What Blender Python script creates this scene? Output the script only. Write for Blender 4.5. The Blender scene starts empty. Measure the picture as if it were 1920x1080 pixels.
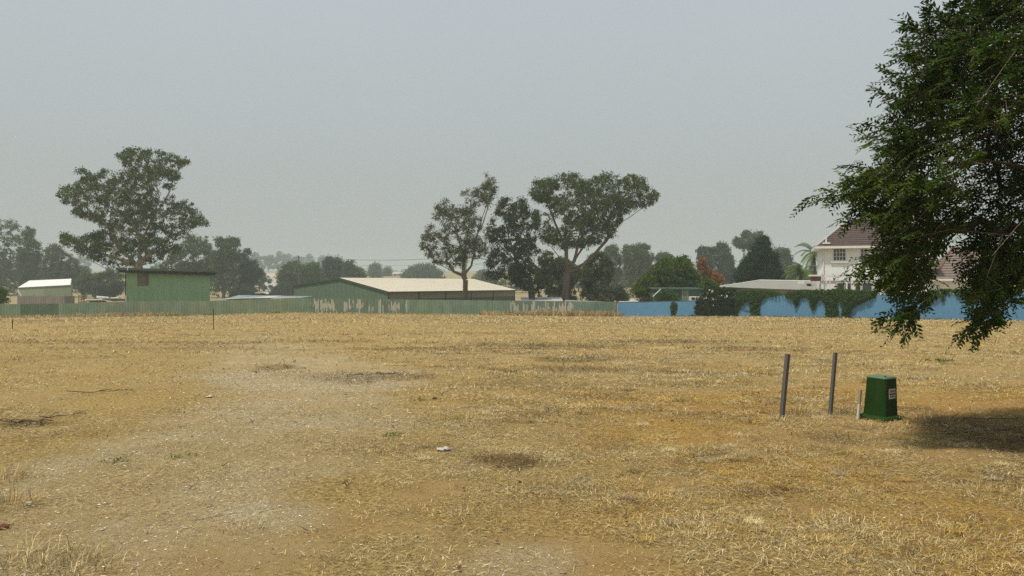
import bpy, bmesh, math, random
import numpy as np
from mathutils import Vector, Matrix

scene = bpy.context.scene
COL = scene.collection
R = math.radians
rng = np.random.default_rng(7)
random.seed(7)

# ------------------------------------------------------------------ camera, sky, sun, exposure
F = 1507.0          # focal length in photo pixels (1920 wide)
HY = 532.0          # horizon row of the photo
CH = 1.70           # eye height
cam_d = bpy.data.cameras.new("camera")
cam = bpy.data.objects.new("camera", cam_d)
COL.objects.link(cam)
cam.location = (0, 0, CH)
cam.rotation_euler = (R(90 - math.degrees(math.atan((540 - HY) / F))), 0, 0)
cam_d.sensor_width = 36
cam_d.lens = 36 * F / 1920
cam_d.clip_start = 0.05
cam_d.clip_end = 8000
scene.camera = cam

SUN_EL, SUN_AZ = 64.0, math.degrees(math.atan2(-0.80, -0.50))   # azimuth from +Y towards +X
sd = Vector((math.sin(R(SUN_AZ)) * math.cos(R(SUN_EL)), math.cos(R(SUN_AZ)) * math.cos(R(SUN_EL)), math.sin(R(SUN_EL))))
sun_d = bpy.data.lights.new("sun", 'SUN')
sun_d.energy = 4.0
sun_d.angle = R(4.5)
sun_d.color = (1.0, 0.92, 0.79)
sun = bpy.data.objects.new("sun", sun_d)
COL.objects.link(sun)
sun.rotation_euler = sd.to_track_quat('Z', 'Y').to_euler()
sun.location = sd * 60

world = bpy.data.worlds.new("World")
scene.world = world
world.use_nodes = True
wn, wl = world.node_tree.nodes, world.node_tree.links
wn.clear()
wo = wn.new("ShaderNodeOutputWorld")
wb = wn.new("ShaderNodeBackground")
sky = wn.new("ShaderNodeTexSky")
sky.sky_type = 'NISHITA'
sky.sun_disc = False
sky.sun_elevation = R(SUN_EL)
sky.sun_rotation = R(SUN_AZ)
sky.air_density = 1.0
sky.dust_density = 6.0
sky.ozone_density = 1.5
hs = wn.new("ShaderNodeHueSaturation")
hs.inputs['Saturation'].default_value = 0.35
mixs = wn.new("ShaderNodeMixRGB")
mixs.inputs[0].default_value = 0.9
wtc = wn.new("ShaderNodeTexCoord"); wno = wn.new("ShaderNodeTexNoise")
wno.inputs['Scale'].default_value = 2.2; wno.inputs['Detail'].default_value = 4
wl.new(wtc.outputs['Generated'], wno.inputs['Vector'])
smoke = wn.new("ShaderNodeMixRGB"); wl.new(wno.outputs['Fac'], smoke.inputs[0])
smoke.inputs[1].default_value = (6.75, 7.62, 8.15, 1); smoke.inputs[2].default_value = (7.5, 8.3, 8.8, 1)   # slow drifts in the smoke-grey overcast
wsep = wn.new("ShaderNodeSeparateXYZ"); wl.new(wtc.outputs['Generated'], wsep.inputs[0])
wup = wn.new("ShaderNodeMapRange"); wup.interpolation_type = 'SMOOTHSTEP'
wup.inputs['From Min'].default_value = -.02; wup.inputs['From Max'].default_value = .34
wl.new(wsep.outputs[2], wup.inputs['Value'])
low = wn.new("ShaderNodeMixRGB"); wl.new(wup.outputs['Result'], low.inputs[0])
low.inputs[1].default_value = (6.1, 6.35, 6.0, 1)          # browner smoke low in the sky
wl.new(smoke.outputs[0], low.inputs[2]); wl.new(low.outputs[0], mixs.inputs[2])
wl.new(sky.outputs[0], hs.inputs['Color'])
wl.new(hs.outputs[0], mixs.inputs[1])
wl.new(mixs.outputs[0], wb.inputs[0])
wb.inputs[1].default_value = 0.08
wl.new(wb.outputs[0], wo.inputs[0])

scene.view_settings.view_transform = 'Standard'
scene.view_settings.look = 'None'
scene.view_settings.exposure = -0.15
scene.view_settings.gamma = 1.0
scene.view_settings.use_curve_mapping = False
scene.render.engine = 'CYCLES'
scene.cycles.use_denoising = False
try:
    scene.cycles.denoising_prefilter = 'ACCURATE'
except Exception:
    pass
scene.cycles.max_bounces = 8
scene.cycles.diffuse_bounces = 3
scene.cycles.glossy_bounces = 2
scene.cycles.transmission_bounces = 3
scene.cycles.volume_bounces = 3
scene.cycles.sample_clamp_indirect = 6
scene.cycles.sample_clamp_direct = 12
HAZE_DENSITY = 0.0007

# ------------------------------------------------------------------ numeric helpers
def _hash(ix, iy, iz, s):
    h = (ix.astype(np.int64) * 374761393 + iy.astype(np.int64) * 668265263 + iz.astype(np.int64) * 2147483647 + s * 974634777) & 0xffffffff
    h = ((h ^ (h >> 13)) * 1274126177) & 0xffffffff
    return ((h ^ (h >> 16)) & 0xffffff) / float(0xffffff)

def vn(x, y, z=None, s=0):
    x = np.asarray(x, float); y = np.asarray(y, float)
    z = np.zeros_like(x) if z is None else np.asarray(z, float)
    ix, iy, iz = np.floor(x), np.floor(y), np.floor(z)
    fx, fy, fz = x - ix, y - iy, z - iz
    fx = fx * fx * (3 - 2 * fx); fy = fy * fy * (3 - 2 * fy); fz = fz * fz * (3 - 2 * fz)
    def c(a, b, d): return _hash(ix + a, iy + b, iz + d, s)
    v0 = (c(0,0,0) * (1-fx) + c(1,0,0) * fx) * (1-fy) + (c(0,1,0) * (1-fx) + c(1,1,0) * fx) * fy
    v1 = (c(0,0,1) * (1-fx) + c(1,0,1) * fx) * (1-fy) + (c(0,1,1) * (1-fx) + c(1,1,1) * fx) * fy
    return v0 * (1-fz) + v1 * fz

def fbm(x, y, s=0, o=4):
    t, a, n = 0, 1.0, 0
    for k in range(o):
        t = t + a * vn(x * 2**k, y * 2**k, None, s + k); n += a; a *= 0.55
    return t / n

def sstep(a, b, x):
    t = np.clip((x - a) / (b - a), 0, 1)
    return t * t * (3 - 2 * t)

# ------------------------------------------------------------------ the lie of the land
ZT_D = [-50, 12, 62, 97, 104, 118, 160, 250, 300, 400, 600, 900, 1300, 4000]
ZT_Z = [0, 0, -1.18, -2.0, -2.5, -3.1, -3.3, -2.2, -1.0, 2.2, 9.5, 16, 17, 17]
LAT_X = [-200, -75, -62, -36, -27, -10, 12.7, 24]
LAT_Z = [-.5, -.5, -.46, -.16, .16, -.03, -.28, 0]
def gz(x, y):
    x = np.asarray(x, float); y = np.asarray(y, float)
    z = np.interp(y, ZT_D, ZT_Z)
    z = z + np.interp(x, LAT_X, LAT_Z) * sstep(45, 97, y) * (1 - sstep(100, 140, y))
    amp = 0.05 * (1 - sstep(40, 90, y))
    z = z + amp * (fbm(x * .35, y * .35, 11) - .5) + .035 * (fbm(x * 1.3, y * 1.3, 21, 3) - .5) * (1 - sstep(18, 40, y))
    return z
def gz1(x, y):
    if y > 90 or y < -60:      # beyond the near paddock the ground is smooth
        return float(np.interp(y, ZT_D, ZT_Z) + np.interp(x, LAT_X, LAT_Z) * sstep(45, 97, y) * (1 - sstep(100, 140, y)))
    return float(gz(np.array([x]), np.array([y]))[0])

def P(px, py, D):
    """the point that stands D metres ahead in the direction of a photo pixel"""
    return np.array([(px - 960) / F * D, D, CH - (py - HY) / F * D])
def gp(px, py):
    """where a photo pixel of the paddock lies on the ground"""
    D = CH * F / (py - HY)
    if D > 12:
        D = F * (CH - .282) / (py - HY - F * .0235)
    return (px - 960) / F * D, D

# ------------------------------------------------------------------ object helpers
def tag(o, label=None, cat=None, group=None, kind=None):
    if kind is None and cat: kind = 'thing'
    if label: o['label'] = label
    if cat: o['category'] = cat
    if group: o['group'] = group
    if kind: o['kind'] = kind
    return o

def thing(name, label, cat, loc, rz=0.0, group=None):
    o = bpy.data.objects.new(name, None)
    COL.objects.link(o)
    o.location = tuple(float(v) for v in loc)
    o.rotation_euler = (0, 0, rz)
    o.empty_display_size = .3
    return tag(o, label, cat, group)

def root_loc(p):
    while p.parent is not None: p = p.parent
    return np.array(p.location)

def mk(name, V, faces, mat, parent=None, local=False, smooth=True, attrs=None):
    """faces: an (M,k) array or a list of such arrays, or a list of tuples"""
    V = np.asarray(V, float)
    if parent is not None and not local:
        V = V - root_loc(parent)
    me = bpy.data.meshes.new(name)
    if isinstance(faces, np.ndarray): faces = [faces]
    if len(faces) and isinstance(faces[0], np.ndarray):
        me.vertices.add(len(V))
        me.vertices.foreach_set("co", V.astype(np.float32).ravel())
        nl = sum(f.size for f in faces); nf = sum(len(f) for f in faces)
        me.loops.add(nl)
        me.loops.foreach_set("vertex_index", np.concatenate([f.ravel() for f in faces]).astype(np.int32))
        me.polygons.add(nf)
        ls, st = [], 0
        for f in faces:
            ls.append(st + np.arange(len(f)) * f.shape[1]); st += f.size
        me.polygons.foreach_set("loop_start", np.concatenate(ls).astype(np.int32))
        me.update(calc_edges=True)
        if not smooth:
            me.polygons.foreach_set("use_smooth", np.zeros(nf, dtype=bool))
    else:
        me.from_pydata([tuple(v) for v in V], [], [tuple(f) for f in faces])
        if smooth:
            me.polygons.foreach_set("use_smooth", np.ones(len(me.polygons), dtype=bool))
    for an, av in (attrs or {}).items():
        av = np.asarray(av, np.float32)
        if av.ndim == 1:
            at = me.attributes.new(an, 'FLOAT', 'POINT'); at.data.foreach_set("value", av)
        else:
            at = me.attributes.new(an, 'FLOAT_COLOR', 'POINT')
            at.data.foreach_set("color", np.concatenate([av, np.ones((len(av), 1), np.float32)], 1).ravel())
    if mat is not None: me.materials.append(mat)
    o = bpy.data.objects.new(name, me)
    COL.objects.link(o)
    if parent is not None: o.parent = parent
    return o

class MB:
    """collects simple solids, linked as ONE mesh object"""
    def __init__(s): s.v, s.f = [], []
    def add(s, V, Fs):
        b = len(s.v); s.v += [tuple(map(float, v)) for v in V]; s.f += [tuple(i + b for i in f) for f in Fs]; return s
    def box(s, x0, x1, y0, y1, z0, z1, M=None):
        V = [(x, y, z) for x in (x0, x1) for y in (y0, y1) for z in (z0, z1)]
        if M is not None: V = [tuple(M @ Vector(v)) for v in V]
        return s.add(V, [(0,1,3,2), (4,6,7,5), (0,4,5,1), (2,3,7,6), (0,2,6,4), (1,5,7,3)])
    def hexa(s, b, t):
        return s.add(list(b) + list(t), [(3,2,1,0), (4,5,6,7), (0,1,5,4), (1,2,6,5), (2,3,7,6), (3,0,4,7)])
    def slab(s, pts, th):
        """a flat polygon given thickness th downwards along its normal"""
        p = [Vector(q) for q in pts]; n = (p[1] - p[0]).cross(p[2] - p[0]).normalized()
        if n.z < 0: n = -n
        k = len(p); q = [v - n * th for v in p]
        return s.add(p + q, [tuple(range(k)), tuple(range(2*k-1, k-1, -1))] + [(i, i + k, (i+1) % k + k, (i+1) % k) for i in range(k)])
    def prism(s, poly, y0, y1):
        k = len(poly)
        return s.add([(x, y0, z) for x, z in poly] + [(x, y1, z) for x, z in poly],
                     [tuple(range(k)), tuple(range(2*k-1, k-1, -1))] + [(i, i + k, (i+1) % k + k, (i+1) % k) for i in range(k)])
    def tube(s, pts, rad, n=8):
        pts = [Vector(p) for p in pts]
        if not hasattr(rad, '__len__'): rad = [rad] * len(pts)
        V, Fs = [], []
        for i, p in enumerate(pts):
            d = (pts[min(i+1, len(pts)-1)] - pts[max(i-1, 0)]).normalized()
            a = d.cross(Vector((0.31, 0.2, 0.93)) if abs(d.z) < .9 else Vector((1, 0, 0))).normalized(); b = d.cross(a)
            for k in range(n):
                t = 2 * math.pi * k / n
                V.append(p + (a * math.cos(t) + b * math.sin(t)) * rad[i])
        for i in range(len(pts) - 1):
            for k in range(n):
                Fs.append((i*n + k, i*n + (k+1) % n, (i+1)*n + (k+1) % n, (i+1)*n + k))
        Fs.append(tuple(range(n-1, -1, -1))); Fs.append(tuple((len(pts)-1)*n + k for k in range(n)))
        return s.add(V, Fs)
    def build(s, name, mat, parent=None, local=False, smooth=False, bevel=0):
        o = mk(name, np.array(s.v), s.f, mat, parent, local, smooth)
        bm = bmesh.new(); bm.from_mesh(o.data)
        bmesh.ops.recalc_face_normals(bm, faces=bm.faces)
        if bevel:
            bmesh.ops.bevel(bm, geom=[e for e in bm.edges], offset=bevel, segments=2, affect='EDGES', profile=.6)
        bm.to_mesh(o.data); bm.free()
        return o

# ------------------------------------------------------------------ materials
MATS = {}
def nodes_of(name):
    m = bpy.data.materials.new(name); m.use_nodes = True
    nt = m.node_tree; nt.nodes.clear()
    out = nt.nodes.new("ShaderNodeOutputMaterial")
    bs = nt.nodes.new("ShaderNodeBsdfPrincipled")
    nt.links.new(bs.outputs[0], out.inputs[0])
    return m, nt, bs, out

def N(nt, t, **kw):
    n = nt.nodes.new(t)
    for k, v in kw.items(): setattr(n, k, v)
    return n

def mixc(nt, fac, a, b, blend='MIX'):
    n = N(nt, "ShaderNodeMixRGB", blend_type=blend)
    for i, v in ((0, fac), (1, a), (2, b)):
        if hasattr(v, 'is_output') or hasattr(v, 'links'): nt.links.new(v, n.inputs[i])
        elif i == 0: n.inputs[0].default_value = v
        else: n.inputs[i].default_value = (*v[:3], 1)
    return n.outputs[0]

def noise(nt, scale, detail=4, rough=.6, vec=None, dim='3D'):
    n = N(nt, "ShaderNodeTexNoise"); n.inputs['Scale'].default_value = scale
    n.inputs['Detail'].default_value = detail; n.inputs['Roughness'].default_value = rough
    if vec is not None: nt.links.new(vec, n.inputs['Vector'])
    return n.outputs['Fac']

def ramp(nt, fac, a, b):
    n = N(nt, "ShaderNodeMapRange", interpolation_type='SMOOTHSTEP')
    n.inputs['From Min'].default_value = a; n.inputs['From Max'].default_value = b
    nt.links.new(fac, n.inputs['Value'])
    return n.outputs['Result']

def objcoord(nt, scale=(1, 1, 1)):
    tc = N(nt, "ShaderNodeTexCoord"); mp = N(nt, "ShaderNodeMapping")
    nt.links.new(tc.outputs['Object'], mp.inputs['Vector'])
    mp.inputs['Scale'].default_value = scale
    return mp.outputs[0]

def pmat(name, col, rough=.7, var=.25, scale=1.5, col2=None, stretch=(1, 1, 1), bump=0, bscale=30, spec=.3, metal=0, streak=None, streak_amt=.5):
    if name in MATS: return MATS[name]
    m, nt, bs, out = nodes_of(name)
    v = objcoord(nt, stretch)
    f = ramp(nt, noise(nt, scale, 5, .65, v), .3, .7)
    dark = tuple(c * (1 - var) for c in col) if col2 is None else col2
    c = mixc(nt, f, dark, col)
    f2 = ramp(nt, noise(nt, scale * 9, 3, .6, v), .25, .75)
    c = mixc(nt, f2, tuple(0.0 for _ in col), (1, 1, 1)) if False else mixc(nt, .18, c, mixc(nt, f2, tuple(k * .55 for k in col), tuple(min(1, k * 1.35) for k in col)))
    if streak is not None:
        v2 = objcoord(nt, (3.2, 3.2, .22))
        c = mixc(nt, _mul(nt, ramp(nt, noise(nt, 1.6, 5, .7, v2), .52, .75), streak_amt), c, streak)
    nt.links.new(c, bs.inputs['Base Color'])
    bs.inputs['Roughness'].default_value = rough
    bs.inputs['Specular IOR Level'].default_value = spec
    bs.inputs['Metallic'].default_value = metal
    if bump:
        b = N(nt, "ShaderNodeBump"); b.inputs['Strength'].default_value = bump; b.inputs['Distance'].default_value = .02
        nt.links.new(noise(nt, bscale, 4, .6, v), b.inputs['Height']); nt.links.new(b.outputs[0], bs.inputs['Normal'])
    MATS[name] = m
    return m

def _mul(nt, f, k):
    n = N(nt, "ShaderNodeMath", operation='MULTIPLY'); nt.links.new(f, n.inputs[0]); n.inputs[1].default_value = k
    return n.outputs[0]

def leafmat(name, a, b, c, trans=.2, rough=.7, spec=.08, clump=.35):
    """leaf colours: a, b by leaf, c in patches"""
    if name in MATS: return MATS[name]
    m, nt, bs, out = nodes_of(name)
    g = N(nt, "ShaderNodeNewGeometry")
    col = mixc(nt, g.outputs['Random Per Island'], a, b)
    f = ramp(nt, noise(nt, clump, 3, .6, objcoord(nt)), .42, .68)
    col = mixc(nt, _mul(nt, f, .75), col, c)
    nt.links.new(col, bs.inputs['Base Color'])
    bs.inputs['Roughness'].default_value = rough
    bs.inputs['Specular IOR Level'].default_value = spec
    tr = N(nt, "ShaderNodeBsdfTranslucent")
    nt.links.new(mixc(nt, 1.0, col, (1.15, 1.25, .6), 'MULTIPLY'), tr.inputs['Color'])
    mx = N(nt, "ShaderNodeMixShader"); mx.inputs[0].default_value = trans
    nt.links.new(bs.outputs[0], mx.inputs[1]); nt.links.new(tr.outputs[0], mx.inputs[2])
    nt.links.new(mx.outputs[0], out.inputs[0])
    MATS[name] = m
    return m

# ------------------------------------------------------------------ ground
def seg_dist(x, y, pts, hw):
    best = np.full(np.shape(x), 9.0)
    for (ax, ay), (bx, by), wa, wb in zip(pts[:-1], pts[1:], hw[:-1], hw[1:]):
        dx, dy = bx - ax, by - ay
        t = np.clip(((x - ax) * dx + (y - ay) * dy) / (dx*dx + dy*dy), 0, 1)
        d = np.hypot(x - ax - t*dx, y - ay - t*dy) / (wa + (wb - wa) * t)
        best = np.minimum(best, d)
    return best

TRACK = [(-3.7, 1.0), (-3.2, 4.6), (-3.0, 6.5), (-2.85, 9), (-3.3, 13), (-5.2, 19), (-8.6, 27), (-13, 40)]
TRACK_W = [1.3, 1.15, 1.35, 1.6, 1.7, 1.9, 2.0, 1.6]
# bare soil and dark places (scorch, litter, tree shade painted in), in photo pixels of the flat paddock: (px, py, half width px, half height px, kind strength)
SOIL = [(800, 918, 115, 40, 1), (1515, 958, 62, 24, 1), (1030, 1045, 330, 48, .9), (430, 1030, 240, 70, .9), (1790, 858, 95, 22, .9),
        (1330, 768, 75, 8, .8), (1150, 755, 30, 6, .6), (590, 985, 150, 45, .7), (1280, 905, 60, 14, .6), (620, 740, 110, 12, .5), (1700, 905, 60, 14, .7), (1905, 715, 40, 10, .8), (1290, 880, 40, 8, .7), (700, 985, 120, 22, .7)]
DARK = [(965, 868, 85, 30, 1), (690, 706, 125, 10, .55), (1850, 810, 170, 45, .9), (60, 793, 90, 9, .8), (1000, 650, 160, 6, .5), (1070, 692, 140, 6, .5),  # broad patch under the tree: dark debris with the tree's shade painted in
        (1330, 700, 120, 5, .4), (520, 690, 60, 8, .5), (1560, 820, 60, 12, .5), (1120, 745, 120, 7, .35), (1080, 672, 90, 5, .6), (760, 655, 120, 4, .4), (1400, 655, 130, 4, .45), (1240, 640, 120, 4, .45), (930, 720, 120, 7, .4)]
def blobs(x, y, L, seed):
    out = np.zeros(np.shape(x))
    w = fbm(x * 1.1, y * 1.1, seed, 4) - .5
    for px, py, hx, hy, k in L:
        cx, cy = gp(px, py)
        rx = hx / F * cy
        ry = .5 * abs(gp(px, py - hy)[1] - gp(px, py + hy)[1])
        d = np.hypot((x - cx) / rx, (y - cy) / ry) + w * 1.5
        out = np.maximum(out, k * (1 - sstep(.55, 1.25, d)))
    return out
def m_gravel(x, y):
    d = seg_dist(x, y, TRACK, TRACK_W) + (fbm(x * .8, y * .8, 31, 4) - .5) * 1.5
    e = 1 - sstep(.45, 1.25, d)
    patch = sstep(.36, .6, fbm(x * .9 + 5, y * .9, 37, 4))
    extra = np.zeros(np.shape(x))
    for px, py, r in ((525, 965, .45), (970, 1062, .4), (1010, 1050, .3)):
        cx, cy = gp(px, py)
        extra = np.maximum(extra, 1 - sstep(.4, 1.2, np.hypot(x - cx, y - cy) / r + (fbm(x * 2, y * 2, 39) - .5)))
    return np.clip(e * (.55 + .45 * patch), 0, 1) * (1 - .6 * sstep(16, 34, y)) + .8 * extra
def m_soil(x, y):
    s = blobs(x, y, SOIL, 41)
    return np.clip(np.maximum(s, .75 * sstep(.62, .72, fbm(x * .55, y * .7, 47, 4)) * (1 - sstep(25, 60, y))), 0, 1)
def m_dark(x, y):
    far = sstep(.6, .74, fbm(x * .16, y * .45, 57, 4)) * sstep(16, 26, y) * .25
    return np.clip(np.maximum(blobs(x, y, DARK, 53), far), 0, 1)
def m_gold(x, y):
    g = sstep(.42, .62, fbm(x * .5, y * .5, 61, 3))
    base = .25 + .95 * sstep(-1, 3.0, x) * (1 - sstep(9, 16, y)) + .25 * sstep(70, 97, y)
    return np.clip(base * (.35 + .9 * g), 0, 1)
def m_grass(x, y):
    f = .45 + .75 * sstep(.34, .62, fbm(x * .7, y * .7, 71, 4))
    f = f * (.35 + .65 * sstep(-2.0, 1.2, x + .1 * y)) if True else f
    return np.clip(f * (1 - .88 * np.clip(m_gravel(x, y), 0, 1)) * (1 - .85 * m_soil(x, y)) * (1 - .55 * m_dark(x, y)), 0, 1.3)

def axis(lo, hi, c0, c1, fine, grow):
    a = list(np.arange(c0, c1 + 1e-6, fine))
    s = fine
    while a[-1] < hi:
        s *= grow; a.append(a[-1] + s)
    s = fine; b = []
    v = c0
    while v > lo:
        s *= grow; v -= s; b.append(v)
    return np.array(b[::-1] + a)
gx_ = axis(-3000, 3000, -9, 9, .11, 1.055)
gy_ = axis(-3000, 3000, 3.4, 17, .11, 1.03)
GX, GY = np.meshgrid(gx_, gy_)
GV = np.stack([GX.ravel(), GY.ravel(), gz(GX.ravel(), GY.ravel())], 1)
nx, ny = len(gx_), len(gy_)
ii = (np.arange(ny - 1)[:, None] * nx + np.arange(nx - 1)[None, :]).ravel()
GF = np.stack([ii, ii + 1, ii + nx + 1, ii + nx], 1)

gm, nt, bs, out = nodes_of("dry_paddock_soil")
def attr(nt, n):
    a = N(nt, "ShaderNodeAttribute", attribute_name=n); return a.outputs['Fac']
vo = objcoord(nt)
vs = objcoord(nt, (.8, 1.0, 1))
n1 = noise(nt, 2.2, 6, .65, vo); n2 = noise(nt, 26, 6, .75, vo); n3 = noise(nt, 95, 3, .7, vo); n7 = noise(nt, 130, 2, .6, vo); n4 = noise(nt, .22, 4, .6, vs)
straw = mixc(nt, ramp(nt, n2, .34, .66), (.095, .062, .021), (.48, .355, .152))
straw = mixc(nt, _mul(nt, ramp(nt, n3, .42, .75), .55), straw, (.54, .43, .215))
straw = mixc(nt, _mul(nt, ramp(nt, n1, .5, .78), .55), straw, (.21, .135, .058))
straw = mixc(nt, _mul(nt, ramp(nt, n4, .45, .75), .35), straw, (.46, .33, .15))
n5 = noise(nt, .10, 5, .65, objcoord(nt, (.6, 1.0, 1)))
straw = mixc(nt, _mul(nt, ramp(nt, n5, .50, .70), .45), straw, (.21, .15, .066))
n6 = noise(nt, 55, 4, .75, vo)
straw = mixc(nt, _mul(nt, ramp(nt, n6, .52, .72), .6), straw, (.10, .068, .028))
straw = mixc(nt, _mul(nt, attr(nt, "gold"), .55), straw, mixc(nt, ramp(nt, n2, .3, .7), (.24, .125, .018), (.50, .30, .065)))
soil = mixc(nt, ramp(nt, n1, .3, .7), (.27, .185, .072), (.40, .29, .135))
soil = mixc(nt, _mul(nt, ramp(nt, n3, .52, .66), .7), soil, (.15, .095, .038))
soil = mixc(nt, _mul(nt, ramp(nt, n7, .56, .66), .6), soil, (.56, .46, .29))
soil = mixc(nt, _mul(nt, ramp(nt, n2, .5, .7), .35), soil, (.22, .145, .06))
dark = mixc(nt, ramp(nt, n2, .3, .7), (.045, .028, .011), (.185, .115, .045))  # scorch and litter brown, deepened to carry the tree's shade too
vor = N(nt, "ShaderNodeTexVoronoi"); vor.inputs['Scale'].default_value = 34; nt.links.new(vo, vor.inputs['Vector'])
grav = mixc(nt, ramp(nt, vor.outputs['Color'], .1, .95), (.27, .215, .13), (.50, .42, .28))
grav = mixc(nt, ramp(nt, n1, .4, .65), grav, (.33, .255, .15))
grav = mixc(nt, _mul(nt, ramp(nt, n7, .54, .62), .75), grav, (.64, .55, .39))
grav = mixc(nt, _mul(nt, ramp(nt, n3, .54, .66), .7), grav, (.15, .115, .07))
soil = mixc(nt, _mul(nt, attr(nt, "gold"), .8), soil, mixc(nt, ramp(nt, n3, .4, .65), (.42, .245, .085), (.27, .145, .045)))
c = mixc(nt, attr(nt, "soil"), straw, soil)
c = mixc(nt, _mul(nt, attr(nt, "gravel"), .72), c, grav)
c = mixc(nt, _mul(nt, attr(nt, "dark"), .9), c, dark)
c = mixc(nt, attr(nt, "yard"), c, mixc(nt, ramp(nt, n4, .3, .7), (.22, .17, .09), (.30, .25, .15)))
c = mixc(nt, 1.0, c, (1.13, 1.13, 1.06), 'MULTIPLY')
nt.links.new(c, bs.inputs['Base Color'])
bs.inputs['Roughness'].default_value = .95
bs.inputs['Specular IOR Level'].default_value = .1
b1 = N(nt, "ShaderNodeBump"); b1.inputs['Strength'].default_value = 1.0; b1.inputs['Distance'].default_value = .03
nt.links.new(n2, b1.inputs['Height'])
b2 = N(nt, "ShaderNodeBump"); b2.inputs['Strength'].default_value = .8; b2.inputs['Distance'].default_value = .012
nt.links.new(n3, b2.inputs['Height']); nt.links.new(b1.outputs[0], b2.inputs['Normal'])
nt.links.new(b2.outputs[0], bs.inputs['Normal'])
gxr, gyr = GV[:, 0], GV[:, 1]
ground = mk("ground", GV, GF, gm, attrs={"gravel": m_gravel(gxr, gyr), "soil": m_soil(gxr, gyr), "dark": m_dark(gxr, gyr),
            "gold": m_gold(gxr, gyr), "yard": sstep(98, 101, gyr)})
tag(ground, "dry straw-coloured paddock with bare soil patches, falling away to the fences", kind='structure')

# ------------------------------------------------------------------ dry grass: blades and fallen straw
PAL = np.array([[.76, .64, .36], [.54, .35, .070], [.115, .073, .028], [.50, .42, .28]])
def blade_cols(x, y, n):
    g = m_gold(x, y) + 1.1 * (fbm(x * 1.9 + 3, y * 1.9, 81, 3) - .5)
    pale = np.exp(6.0 * (fbm(x * 2.6, y * 2.6, 85, 3) - .5))
    brown = np.exp(5.0 * (fbm(x * 1.4, y * 1.4 + 9, 89, 4) - .52))
    w = rng.random((n, 4)) ** 3.2
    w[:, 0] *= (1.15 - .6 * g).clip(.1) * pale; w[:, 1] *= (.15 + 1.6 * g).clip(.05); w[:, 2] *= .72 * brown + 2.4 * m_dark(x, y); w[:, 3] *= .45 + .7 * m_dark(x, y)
    w /= w.sum(1, keepdims=True)
    return (w @ PAL) * (.36 + 1.12 * rng.random((n, 1)) ** 1.15)

def scatter(n, d0, d1, margin=1.25, off=1.2, power=1.0):
    """points in the wedge the eye looks along (and some way to either side)"""
    u = rng.random(n)
    y = (d0 ** (power + 1) + u * (d1 ** (power + 1) - d0 ** (power + 1))) ** (1 / (power + 1))
    hw = y * 960 / F * margin + off
    x = (rng.random(n) * 2 - 1) * hw
    return x, y

BV, BF, BC, nb = [], [], [], 0
def add_blades(x, y, L, W, elev, az=None, bend=.25, lift=.004):
    """two-piece blades: a strip and a pointed end"""
    global nb
    n = len(x)
    if az is None: az = rng.random(n) * 2 * np.pi
    z = gz(x, y)
    d = np.stack([np.cos(az) * np.cos(elev), np.sin(az) * np.cos(elev), np.sin(elev)], 1)
    e2 = elev - bend * (rng.random(n) * 1.6 - .1) * 2
    a2 = az + (rng.random(n) - .5) * .8
    e2 = np.maximum(e2, -.12)
    d2 = np.stack([np.cos(a2) * np.cos(e2), np.sin(a2) * np.cos(e2), np.sin(e2)], 1)
    s = np.stack([-np.sin(az), np.cos(az), (rng.random(n) - .5) * .9], 1)
    s /= np.linalg.norm(s, axis=1, keepdims=True)
    p = np.stack([x, y, z + lift * (.3 + 2 * rng.random(n))], 1)
    L = np.broadcast_to(L, (n,))[:, None]; W = np.broadcast_to(W, (n,))[:, None] * .5
    m = p + d * L * .55; t = m + d2 * L * .45
    V = np.stack([p - s*W, p + s*W, m + s*W*.85, m - s*W*.85, t], 1).reshape(-1, 3)
    b = nb + np.arange(n)[:, None] * 5
    BV.append(V)
    BF.append(np.concatenate([b + np.array([[0, 1, 2]]), b + np.array([[0, 2, 3]]), b + np.array([[3, 2, 4]])], 0))
    BC.append(np.repeat(blade_cols(x, y, n), 5, 0))
    nb += 5 * n

def keep(x, y, dens):
    k = rng.random(len(x)) < dens(x, y)
    return x[k], y[k]

# fallen straw, thick near the eye and thinner away
x, y = keep(*scatter(420000, 3.6, 11, 1.1, .4), lambda x, y: (.16 * (1 - .75 * m_soil(x, y)) + .85 * m_grass(x, y)) * (.30 + .9 * sstep(.38, .62, fbm(x * 2.2, y * 2.2, 91, 3))))
n = len(x); add_blades(x, y, rng.uniform(.012, .075, n), rng.uniform(.0020, .0042, n), rng.uniform(-.02, .5, n), bend=.2, lift=.006)
x, y = keep(*scatter(280000, 10, 24, 1.1, .5), lambda x, y: (.07 + .85 * m_grass(x, y)) * (.35 + .8 * sstep(.38, .62, fbm(x * 1.3, y * 1.3, 92, 3))))
n = len(x); add_blades(x, y, rng.uniform(.025, .085, n), rng.uniform(.0045, .009, n), rng.uniform(0, .55, n), bend=.2, lift=.008)
x, y = keep(*scatter(120000, 22, 60, 1.1, .6), lambda x, y: .15 + .8 * m_grass(x, y))
n = len(x); add_blades(x, y, rng.uniform(.06, .18, n), rng.uniform(.010, .020, n), rng.uniform(0, .5, n), bend=.2, lift=.01)
x, y = keep(*scatter(90000, 55, 97, 1.1, .6), lambda x, y: .2 + .75 * m_grass(x, y))
n = len(x); add_blades(x, y, rng.uniform(.15, .40, n), rng.uniform(.02, .04, n), rng.uniform(.05, .7, n), bend=.2, lift=.01)

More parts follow.
